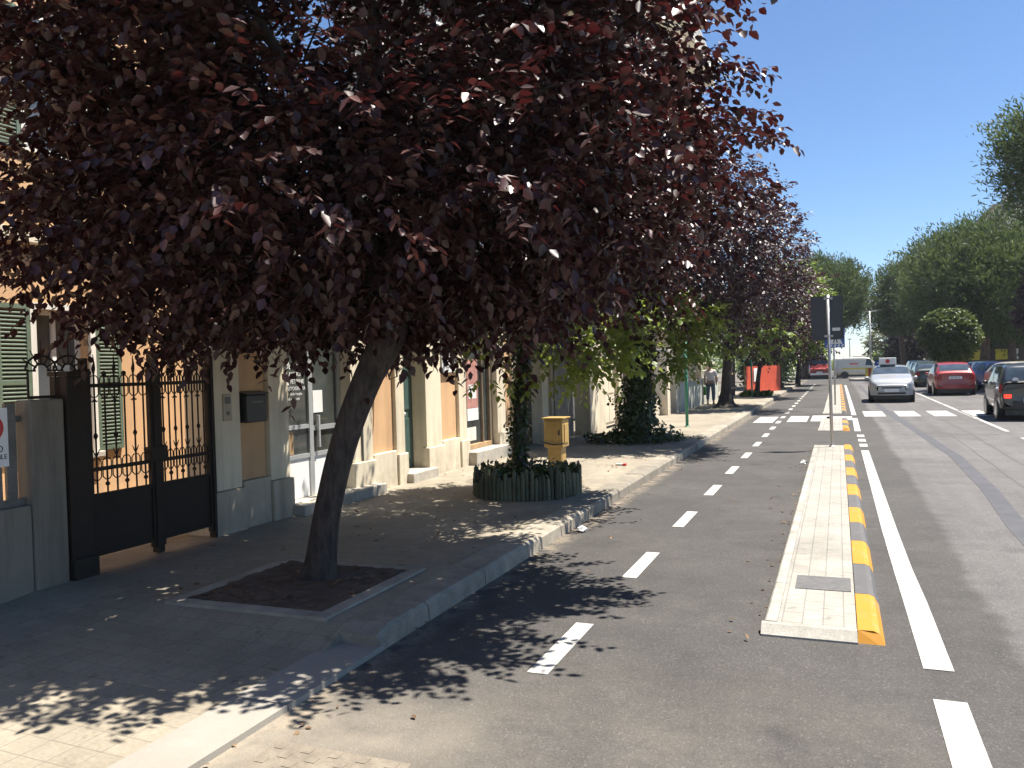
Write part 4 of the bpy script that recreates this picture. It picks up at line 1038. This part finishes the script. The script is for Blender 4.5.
pine('middle stone pine between the lamp post and the broad pine', (6.6,97,.0), 5.0, (6.9,97,7.6), (3.2,4.2,3.9), 4200, 52, -.3, ll=.42, zlow=.72)
pine('stone pine overhanging the road behind the dark sign back', (-3.2,86,.0), 5.0, (-1.3,87,7.6), (3.7,4.8,3.8), 6000, 53, 1.0, ll=.40, zlow=.7)
pine('tall stone pine at the right edge rising above the others', (12.5,50,.1), 9.0, (12.5,50,12.4), (4.7,4.2,4.2), 5000, 54, 0., ll=.32)
pine('stone pine farther right behind the parked cars', (14.5,84,.1), 4.6, (14.8,84,7.4), (5.5,5.5,5.2), 5000, 55, 0., ll=.42)
tree('clipped_ball_tree', 'light green ball shaped tree in front of the broad dark pine', (6.7,58,.1),
     [((6.7,58,.0),.16),((6.7,58,1.2),.12),((6.7,58,2.0),.1)], (6.55,58,3.1), (1.6,1.6,1.6), 2000, 9, .28, .17, .11, 'olive_green', limbs=6, zmin=None, seed=61, lump=.10, gap=-.75, shell=.6, cat='tree')
tree('pale_tree', 'pale olive green tree far down the road on the right', (7.2,116,.0),
     [((7.2,116,-.1),.3),((7.2,116,1.5),.22),((7.2,116,2.6),.18)], (7.0,116,4.0), (3.0,3.2,3.2), 900, 9, .8, .34, .2, 'olive', limbs=6, zmin=.8, seed=62, gap=-.7)
tree('dark_plum', 'dark purple plum far off below the middle pine', (7.4,101,.0),
     [((7.4,101,-.1),.25),((7.4,101,1.2),.18),((7.4,101,2.0),.14)], (7.2,101,2.9), (2.0,2.2,2.0), 600, 9, .7, .3, .18, 'plum_far', limbs=6, zmin=.6, seed=63, gap=-.7)
tree('pink_plum', 'reddish plum at the right edge above the parked cars', (10.2,47,.1),
     [((10.2,47,.0),.16),((10.2,47,1.2),.12),((10.2,47,2.4),.1)], (10.2,47,4.1), (2.1,2.0,1.7), 800, 9, .5, .2, .12, 'plum_far', limbs=6, zmin=2.4, seed=64, gap=-.6)
def hedge(name, label, x0,x1,y0,y1,h,n,seed,mat,ll):
    rng = np.random.default_rng(seed)
    f = field(rng, 6, .9)
    P = np.stack([x0+(x1-x0)*rng.random(n), y0+(y1-y0)*rng.random(n), h*rng.random(n)**.7], 1)
    P = P[P[:,2] < h*(.78+.25*f(P*np.array([1,1,0])))]
    P, O = P, unit(rng.normal(size=P.shape)+np.array([0,0,.5]))
    t = thing(name, label, 'hedge', ((x0+x1)/2,(y0+y1)/2,0))
    leaf_obj('foliage', *twig_leaves(rng, P, O, 8, ll*2.2, ll, ll*.6), M[mat], t)
    b = MB()
    for k in range(8): 
        x = (x0+x1)/2; y = y0+(y1-y0)*(k+.5)/8; b.tube([(x,y,-.05),(x,y,h*.5)],[.08,.04],6)
    b.build('stems', M['pine_bark'], t)
hedge('dark_hedge', 'dark hedge along the left pavement beyond the red hoarding', -5.6,-3.5,49.5,72,2.6,1900,71,'ivy',.22)
hedge('roadside_hedge', 'tall dark hedge behind the parked cars on the right', 16,18,58,77,2.6,1700,72,'ivy',.22)
hedge('far_hedge', 'dark green hedge at the end of the road beyond the van', 4.5,26,106,110,3.0,1500,73,'ivy',.32)
rng = np.random.default_rng(81)
n = 5200
Px = np.concatenate([rng.uniform(-90,-1.5,n//2), rng.uniform(6,120,n-n//2)])
P = np.stack([Px, rng.uniform(150,190,n), rng.random(n)*(6+2.5*np.sin(Px*.21)+2*np.sin(Px*.07))*np.clip(np.abs(Px-2.5)/14,.12,1.)], 1)
tag(leaf_obj('distant_treeline', *twig_leaves(rng, P, unit(rng.normal(size=P.shape)+np.array([0,0,.6])), 7, 1.6, .8, .5), M['broad']), kind='stuff')
rng = np.random.default_rng(82)
P = np.stack([rng.uniform(-1.5,6.5,500), rng.uniform(150,170,500), rng.random(500)*1.3], 1)
tag(leaf_obj('low_distant_scrub', *twig_leaves(rng, P, unit(rng.normal(size=P.shape)+np.array([0,0,.6])), 7, .8, .5, .3), M['broad']), kind='stuff')

# ------------------------------------------------------------------ vehicles (front points to -Y)
PROF = {
 'hatch': [(0,.30,.40,.42,.52,.46),(.012,.24,.45,.49,.74,.66),(.035,.20,.51,.565,.90,.80),(.09,.18,.565,.645,.98,.87),(.16,.17,.605,.695,1,.87),(.22,.17,.64,.735,1,.86),(.30,.17,.645,.86,1,.79),(.39,.17,.65,.965,1,.735),
           (.54,.17,.655,1,1,.72),(.72,.17,.66,.99,1,.72),(.85,.18,.67,.945,.99,.71),(.93,.19,.67,.83,.97,.73),(.98,.22,.66,.71,.93,.78),(1,.30,.60,.64,.85,.76)],
 'boxy':  [(0,.30,.46,.48,.62,.55),(.012,.24,.52,.56,.82,.74),(.03,.20,.55,.61,.93,.83),(.09,.18,.58,.66,.98,.87),(.2,.17,.62,.71,1,.88),(.25,.17,.63,.735,1,.87),(.32,.17,.635,.88,1,.82),(.39,.17,.64,.975,1,.79),
           (.55,.17,.64,1,1,.79),(.8,.17,.65,.995,1,.79),(.92,.18,.65,.97,.99,.78),(.965,.19,.65,.83,.98,.80),(.99,.22,.64,.68,.95,.84),(1,.30,.58,.62,.88,.80)],
 'van':   [(0,.22,.40,.43,.82,.76),(.02,.16,.46,.50,.92,.84),(.08,.14,.50,.56,.98,.88),(.15,.14,.53,.62,1,.88),(.19,.14,.54,.66,1,.88),(.25,.14,.545,.84,1,.86),(.32,.14,.55,.965,1,.84),
           (.45,.14,.55,1,1,.84),(.75,.14,.55,1,1,.84),(.95,.14,.55,.985,1,.84),(.985,.16,.55,.95,.98,.84),(1,.24,.55,.90,.95,.82)]}
def car(name, label, cat, L, W, H, style, body, loc, rot, group=None, brake=False, plate='', roofbox=None, stripes=False, tyre_r=.30, side_win=(.345,.86), dark_bumper=False):
    pr = np.array(PROF[style]); 
    def at(t):
        t = min(max(t,0),1); v = [np.interp(t, pr[:,0], pr[:,k]) for k in range(1,6)]
        # soften the polyline
        e = .018; a = [np.interp(max(0,t-e), pr[:,0], pr[:,k]) for k in range(1,6)]; b = [np.interp(min(1,t+e), pr[:,0], pr[:,k]) for k in range(1,6)]
        return [(x*2+y+z)/4 for x,y,z in zip(v,a,b)]
    def section(t):
        zb,zs,zt,wb,wt = at(t); w = W/2; gh = zt-zs
        return np.array([(0,zb),(.80*wb,zb),(.955*wb,zb+.05),(1.0*wb,zb+(zs-zb)*.45),(.992*wb,zb+(zs-zb)*.78),(.965*wb,zs),((.965*wb+wt)/2+.01,zs+gh*.5),(wt+.005,zt-gh*.10-.004),(wt*.93,zt-gh*.02),(wt*.6,zt+.004),(0,zt+.010)])*np.array([w,H])
    def S(t, v):
        s = section(t); v = min(max(v,-10),10); sg = 1 if v >= 0 else -1; i = min(int(abs(v)),9); f = abs(v)-i
        p = s[i]*(1-f)+s[i+1]*f; return Vector((sg*p[0], -L/2+t*L, p[1]))
    def Sn(t, v, off):
        p = S(t,v); e = .004; dt = S(min(t+e,1),v)-S(max(t-e,0),v); dv = S(t,v+.03)-S(t,v-.03)
        nn = dv.cross(dt)
        if nn.length < 1e-9: return p
        nn.normalize(); c = Vector((0,p.y,H*.45))
        if nn.dot(p-c) < 0: nn = -nn
        return p+nn*off
    T = thing(name, label, cat, (0,0,0), group)
    NT = 56; b = MB()
    secs = [section(i/NT) for i in range(NT+1)]
    ring = lambda s,y: [(x,y,z) for x,z in s] + [(-x,y,z) for x,z in s[1:-1][::-1]]
    vs = []; 
    for i,s in enumerate(secs): vs += ring(s, -L/2+L*i/NT)
    m = 20
    fs = [(i*m+k, i*m+(k+1)%m, (i+1)*m+(k+1)%m, (i+1)*m+k) for i in range(NT) for k in range(m)]
    fs += [list(range(m)), list(range(NT*m,(NT+1)*m))[::-1]]
    b.add(vs, fs)
    body_o = b.build('body', body, T, smooth=True)
    wm = body_o.modifiers.new('wn','WEIGHTED_NORMAL')
    def patch(nm, t0,t1,v0,v1, mat, parent=T, off=.006, nu=10, nv=6, taper=0):
        def f(u,w_):
            v = v0+(v1-v0)*w_; tt0 = t0+taper*w_*(t1-t0); tt1 = t1-taper*w_*(t1-t0)*.6
            return tuple(Sn(tt0+(tt1-tt0)*u, v, off))
        return MB().grid(f, nu, nv).build(nm, mat, parent, smooth=True)
    G_ = M['carglass']
    ws = {'hatch':(.235,.38),'boxy':(.262,.385),'van':(.20,.315)}[style]; rw = {'hatch':(.862,.965),'boxy':(.928,.985),'van':None}[style]
    def wrap(nm,t0,t1,parent):
        def f(u,w_): 
            v = -7.4+ (14.8)*w_; 
            a = abs(v); vv = math.copysign(7.35+ (10-7.35)*(1-abs(2*w_-1)), v) if a>0 else 10
            return tuple(Sn(t0+(t1-t0)*u, vv if w_!=.5 else 9.999, .006))
        return MB().grid(f, 8, 12).build(nm, G_, parent, smooth=True)
    wrap('windscreen', *ws, T)
    if rw: wrap('rear_window', *rw, T)
    pil_ = .50 if style != 'van' else .40
    for s in (1,-1):
        a,c_ = side_win
        if style == 'van': a,c_ = .255,.40
        if style == 'van': patch('side_window', a,c_, 5.25*s, 6.95*s, G_, taper=.28)
        else:
            patch('side_window', a,pil_+.06, 5.25*s, 6.95*s, G_, taper=.30); patch('side_window', pil_+.085,c_, 5.25*s, 6.95*s, G_, taper=.12)
        patch('headlight', .02,.11, 4.5*s, 5.75*s, M['lamp_glass'], off=.012)
        tl_ = (.955,.996) if style != 'van' else (.985,.999)
        patch('tail_light', *tl_, 3.7*s, 5.2*s, M['tail_red'], off=.008)
        if style != 'van':
            zl = (.47,.62) if style == 'hatch' else (.405,.475)
            MB().box((s*W*.375-W*.055), (s*W*.375+W*.055), L/2-.10, L/2+.012, H*zl[0], H*zl[1]).build('rear_lamp', M['lit_red'] if brake else M['tail_red'], T, bev=.02)
        yA, yB = -L/2+L*.175, -L/2+L*.80
        for yw in (yA,yB):
            xw = s*(W/2-.10)
            tw = MB().lathe((xw-.095,yw,tyre_r),[(tyre_r*.62,0),(tyre_r*.95,.0),(tyre_r,.03),(tyre_r,.16),(tyre_r*.95,.19),(tyre_r*.62,.19)],24,'x').build('wheel', M['rubber'], T)
            MB().lathe((xw+s*.092,yw,tyre_r),[(tyre_r*.63,-.01),(tyre_r*.63,.01)],20,'x').build('rim', M['rim'], tw)
            MB().lathe((s*(W/2-.012),yw,tyre_r+.01),[(tyre_r*1.17,-.03),(tyre_r*1.17,.012)],24,'x').build('wheel_arch', M['black_plastic'], T)
        MB().ball((s*(W/2+.075), -L/2+L*(.36 if style!='van' else .24), H*.655 if style!='van' else H*.56), .085, 10, .75).build('mirror', body, T, smooth=True)
        hd_ = MB(); 
        for tt in (.55,.80) if style != 'van' else (.42,): 
            p = Sn(tt-.03,4.5*s,.012); hd_.box(p.x-.012,p.x+.012,p.y-.08,p.y+.08,p.z-.015,p.z+.015)
        hd_.build('door_handle', M['black_plastic'] if dark_bumper else body, T)
    if style != 'van':
        MB().box(-W*.36,W*.36,L/2+.0,L/2+.006,H*.315,H*.33).build('tailgate_seam', M['black_plastic'], T)
    # bumpers, grille, plates
    bump_mat = M['black_plastic'] if dark_bumper else body
    zb = H*.22
    fb = MB()
    fb.grid(lambda u,w_: (-W*.46+W*.92*u, -L/2-.035+.16*abs(2*u-1)**3, zb-.02+H*.13*w_), 14, 2)
    fb.build('front_bumper', bump_mat, T, smooth=True)
    MB().box(-W*.30,W*.30,-L/2-.045,-L/2+.03,H*.23,H*.28).build('lower_grille', M['black_plastic'], T)
    MB().box(-W*.22,W*.22,-L/2-.012,-L/2+.03,H*.385,H*.42).build('grille', M['black_plastic'], T, bev=.01)
    MB().box(-.26,.26,-L/2-.055,-L/2-.046,H*.295,H*.295+.11).build('number_plate', M['white'], T)
    rb = MB()
    rb.grid(lambda u,w_: (W*.46-W*.92*u, L/2+.05-.16*abs(2*u-1)**3, zb-.02+H*.15*w_), 14, 2)
    rb.build('rear_bumper', bump_mat, T, smooth=True)
    zp = H*.50 if style == 'hatch' else H*.33
    np2 = MB().box(-.26,.26,L/2+(.012 if style=='hatch' else .056),L/2+(.02 if style=='hatch' else .062),zp,zp+.11).build('number_plate', M['white'], T)
    if plate: text('lettering', plate, .085, M['black'], np2, (0,L/2+(.022 if style=='hatch' else .064),zp+.025), (R(90),0,R(180)))
    MB().box(-W*.40,W*.40,-L/2+.25,L/2-.2,.14,H*.24).build('underbody', M['black_plastic'], T)
    T['_L'] = 0; del T['_L']
    T.location = loc; T.rotation_euler = (0,0,rot)
    return T
sil = paint('silver_paint', (.36,.37,.38), .35); redp = paint('red_paint', (.30,.022,.025)); blk = paint('black_paint', (.018,.02,.02)); whi = paint('white_car_paint', (.72,.72,.70))
blu = paint('blue_paint', (.03,.05,.26)); tea = paint('teal_paint', (.06,.10,.12)); gry = paint('grey_paint_car', (.22,.23,.235)); dgr = paint('dark_green_paint', (.04,.06,.05)); ylw = paint('cream_van_paint', (.70,.67,.56)); bei = paint('beige_paint', (.45,.40,.31))
c1 = car('silver_car', 'silver hatchback taxi driving towards us with a white roof sign', 'car', 3.75,1.66,1.47,'hatch',sil,(2.0,37.0,.004),R(-2))
rsn = MB().box(-.42,.22,-.42,-.10,1.50,1.78).build('roof_sign', M['white'], c1, bev=.02)
MB().lathe((-.10,-.43,1.64),[(.02,-.002),(.085,.0),(.085,.004)],14,'y').build('red_emblem', M['red'], rsn)
MB().box(-.38,.18,-.36,-.16,1.42,1.50).build('sign_foot', M['black_plastic'], c1)
c2 = car('red_car', 'red hatchback seen from behind in the right hand lane', 'car', 3.9,1.68,1.50,'hatch',redp,(4.85,42.9,.004),R(180), plate='BK 742 ZL')
c3 = car('black_car', 'small boxy black car with glowing left brake lamp at the right edge', 'car', 3.5,1.62,1.50,'boxy',blk,(4.80,26.4,.004),R(178), brake='both', plate='CE 318 MT', dark_bumper=True)
MB().lathe((.42,1.70,1.08),[(.075,-.002),(.075,.004)],14,'y').build('round_sticker', M['paper'], c3)
c4 = car('estate_van', 'cream white van crossing the far junction side on', 'van', 4.5,1.85,1.95,'van',ylw,(1.9,83,.0),R(90))
for s in (-1,1):
    MB().box(s*.915-.004 if s<0 else .932,s*.915+.004 if s<0 else .938,-.6,1.6,.80,.98).build('orange_band', M['yellow_sign'], c4)
MB().box(.925,.934,.2,.9,1.30,1.40).build('red_band', M['red'], c4); MB().box(-.934,-.925,.2,.9,1.30,1.40).build('red_band', M['red'], c4)
MB().box(-.35,.35,-.3,.6,1.965,2.12).build('roof_box', M['white'], c4, bev=.03)
c5 = car('ambulance', 'red and white ambulance facing us at the far end of the cycle lane', 'ambulance', 4.8,1.85,2.05,'van',redp,(-1.75,83,.0),R(3))
MB().box(-.80,.80,-1.35,2.2,2.03,2.22).build('white_roof', M['white'], c5, bev=.05)
MB().box(-.3,.3,-1.0,-.7,2.222,2.36).build('light_bar', M['white'], c5, bev=.03)
MB().box(-.80,.80,-2.47,-2.455,.40,.58).build('white_band', M['white'], c5)
pk = [('white_car','white parked hatchback just right of the red car','hatch',whi,(7.5,50,),20),('blue_car','deep blue parked hatchback beside the white parked one','hatch',blu,(7.45,45.3),20),
      ('beige_car','beige parked car in front of the blue parked one','hatch',bei,(7.45,40.6),20),('grey_car','grey parked car partly behind the black car','boxy',gry,(7.5,36.0),20),('teal_car','dark teal parked car at the right edge beyond the black car','hatch',tea,(7.5,31.4),20)]
for nm,lab,stl,mt,(x,y),r_ in pk: car(nm,lab,'car',3.8,1.66,1.46,stl,mt,(x,y,.004),R(r_),'cars parked at an angle on the right')
car('dark_car','dark teal car standing behind the silver car on the right','car',4.0,1.7,1.5,'hatch',tea,(5.3,62,.004),R(180),'cars waiting farther down the right lane')
car('pale_car','white car far off ahead of the dark teal one','car',4.0,1.7,1.55,'boxy',whi,(5.6,68.5,.004),R(180),'cars waiting farther down the right lane')
car('grey_far_car','dark grey car between the silver and red cars','car',4.0,1.7,1.45,'hatch',dgr,(5.0,55,.004),R(180),'cars waiting farther down the right lane')

# ------------------------------------------------------------------ person walking away
pp = thing('person', 'person in white shirt and blue trousers walking away with a green bag', 'person', (-4.75,33,.13))
def skin_mesh(name, verts, edges, rad, mat, parent, root=0, sub=2):
    me = bpy.data.meshes.new(name); me.from_pydata([tuple(v) for v in verts], edges, [])
    o = bpy.data.objects.new(name, me); COL.objects.link(o)
    s = o.modifiers.new('skin','SKIN')
    for i,r_ in enumerate(rad):
        me.skin_vertices[0].data[i].radius = (r_,r_) if not hasattr(r_,'__len__') else r_
        me.skin_vertices[0].data[i].use_root = (i == root)
    u = o.modifiers.new('sub','SUBSURF'); u.levels = sub; u.render_levels = sub
    bpy.context.view_layer.update()
    m2_ = bpy.data.meshes.new_from_object(o.evaluated_get(bpy.context.evaluated_depsgraph_get()))
    o.modifiers.clear(); o.data = m2_; bpy.data.meshes.remove(me); m2_.name = name
    m2_.materials.clear(); m2_.materials.append(mat); m2_.polygons.foreach_set('use_smooth',[True]*len(m2_.polygons))
    o.parent = parent; ORIG[o.name] = ORIG[parent.name]; return o
V = [(0,0,.86),(0,.01,1.02),(0,.03,1.22),(0,.05,1.33),(0,.07,1.41),(0,.10,1.53),(0,.11,1.62),
     (.09,0,.82),(.10,.10,.48),(.10,.02,.10),(.10,.12,.05),(-.09,0,.82),(-.10,-.02,.48),(-.10,-.16,.14),(-.10,-.07,.05),
     (.17,.05,1.31),(.23,.02,1.06),(.22,.10,.84),(.22,.13,.76),(-.17,.05,1.31),(-.23,.06,1.06),(-.23,.12,.84),(-.23,.15,.76)]
Ed = [(0,1),(1,2),(2,3),(3,4),(4,5),(5,6),(0,7),(7,8),(8,9),(9,10),(0,11),(11,12),(12,13),(13,14),(3,15),(15,16),(16,17),(17,18),(3,19),(19,20),(20,21),(21,22)]
Rd = [(.15,.11),(.14,.10),(.16,.11),(.13,.09),.05,.085,.07,.085,.06,.045,.035,.085,.06,.045,.035,.06,.045,.036,.035,.06,.045,.036,.035]
skin_mesh('body', V, Ed, Rd, M['skin'], pp)
Vs = [(0,0,.90),(0,.01,1.04),(0,.03,1.22),(0,.05,1.34),(.175,.05,1.31),(.225,.03,1.10),(-.175,.05,1.31),(-.225,.06,1.10)]
skin_mesh('shirt', Vs, [(0,1),(1,2),(2,3),(3,4),(4,5),(3,6),(6,7)], [(.18,.13),(.165,.125),(.18,.13),(.145,.10),.078,.065,.078,.065], M['shirt'], pp)
Vt = [(0,0,.90),(.09,0,.80),(.10,.10,.48),(.10,.02,.13),(-.09,0,.80),(-.10,-.02,.48),(-.10,-.15,.17)]
skin_mesh('trousers', Vt, [(0,1),(1,2),(2,3),(0,4),(4,5),(5,6)], [(.165,.12),.105,.08,.062,.105,.08,.062], M['jeans'], pp)
hr = MB().lathe((0,.085,1.57),[(.02,-.10),(.088,-.06),(.10,.0),(.085,.06),(.045,.095),(.005,.105)],14); hr.build('hair', M['hair'], pp, smooth=True).location = (0,0,0)
for o in pp.children:
    if o.name.startswith('hair'):
        for v in o.data.vertices: v.co += Vector((-4.75,33,.13))
for fx, fy in ((.10,.10),(-.10,-.09)):
    f_ = MB().grid(lambda u,w_: (fx-.045+.09*w_, fy-.10+.24*u, .07*math.sin(math.pi*min(1,w_+.001))*(1-.45*u)+.0), 6, 6).box(fx-.045,fx+.045,fy-.10,fy+.14,0,.03)
    o = f_.build('shoe', M['black_plastic'], pp)
    for v in o.data.vertices: v.co += Vector((-4.75,33,.13))
bg_ = thing('shopping_bag', 'green shopping bag carried at the left side of the walking person', 'bag', (-4.75-.27,33.15,.13))
bx = MB().prism([(-.11-.27,.08),(.07-.27,.08),(.08-.27,.24),(-.12-.27,.24)], .36, .70)
o = bx.build('sack', M['green_bag'], bg_, bev=.02)
for v in o.data.vertices: v.co += Vector((-4.75,33,.13))
hdl = MB().tube([(-.31,.16,.70),(-.28,.15,.80),(-.23,.15,.80),(-.21,.16,.70)],.008,6).build('handle', M['green_bag'], bg_)
for v in hdl.data.vertices: v.co += Vector((-4.75,33,.13))

# ------------------------------------------------------------------ air, light, camera
SUN = Vector((.33,.21,1.)).normalized()
el = math.asin(SUN.z); az = math.atan2(SUN.x, SUN.y)
w = bpy.data.worlds.new('World'); SC.world = w; w.use_nodes = True
nt_ = w.node_tree; bgd = nt_.nodes['Background']
sky = nt_.nodes.new('ShaderNodeTexSky'); sky.sky_type = 'NISHITA'; sky.sun_disc = False
sky.sun_elevation = el; sky.sun_rotation = az; sky.altitude = 300; sky.air_density = 1.; sky.dust_density = 0.; sky.ozone_density = 8.
nt_.links.new(sky.outputs[0], bgd.inputs[0]); bgd.inputs[1].default_value = SKY_STRENGTH
L = bpy.data.lights.new('sun', 'SUN'); L.energy = SUN_STRENGTH; L.angle = R(.55); L.color = (1., .945, .86)
lo = bpy.data.objects.new('sun', L); COL.objects.link(lo); lo.rotation_euler = SUN.to_track_quat('Z','Y').to_euler(); lo.location = (20,10,40)
if HAZE > 0:
    hm_ = bpy.data.materials.new('haze'); hm_.use_nodes = True; hn = hm_.node_tree; hn.nodes.clear()
    ho = hn.nodes.new('ShaderNodeOutputMaterial'); hv = hn.nodes.new('ShaderNodeVolumePrincipled')
    hv.inputs['Color'].default_value = (.86,.92,1.,1); hv.inputs['Density'].default_value = HAZE; hv.inputs['Anisotropy'].default_value = .3
    hn.links.new(hv.outputs[0], ho.inputs['Volume'])
    hb = MB().box(-320,320,-60,620,-1.1,26).build('haze', hm_); tag(hb, kind='stuff')
cam = bpy.data.cameras.new('camera'); co = bpy.data.objects.new('camera', cam); COL.objects.link(co)
cam.sensor_width = 36; cam.lens = 810/1024*36; cam.clip_start = .05; cam.clip_end = 6000
Mx = Matrix(((.92728644,.02025371,.37380428),(.37322351,.02747658,-.92733449),(-.02905283,.99941724,.0179195)))
co.matrix_world = Matrix.Translation((0,0,1.75)) @ Mx.to_4x4()
SC.camera = co
vs = SC.view_settings; vs.view_transform = 'Standard'; vs.look = 'None'; vs.exposure = EXPOSURE; vs.gamma = 1; vs.use_curve_mapping = False
SC.render.engine = 'CYCLES'; cy = SC.cycles
cy.use_denoising = True; cy.max_bounces = 8; cy.diffuse_bounces = 4; cy.transparent_max_bounces = 8; cy.volume_bounces = 0; cy.sample_clamp_indirect = 8
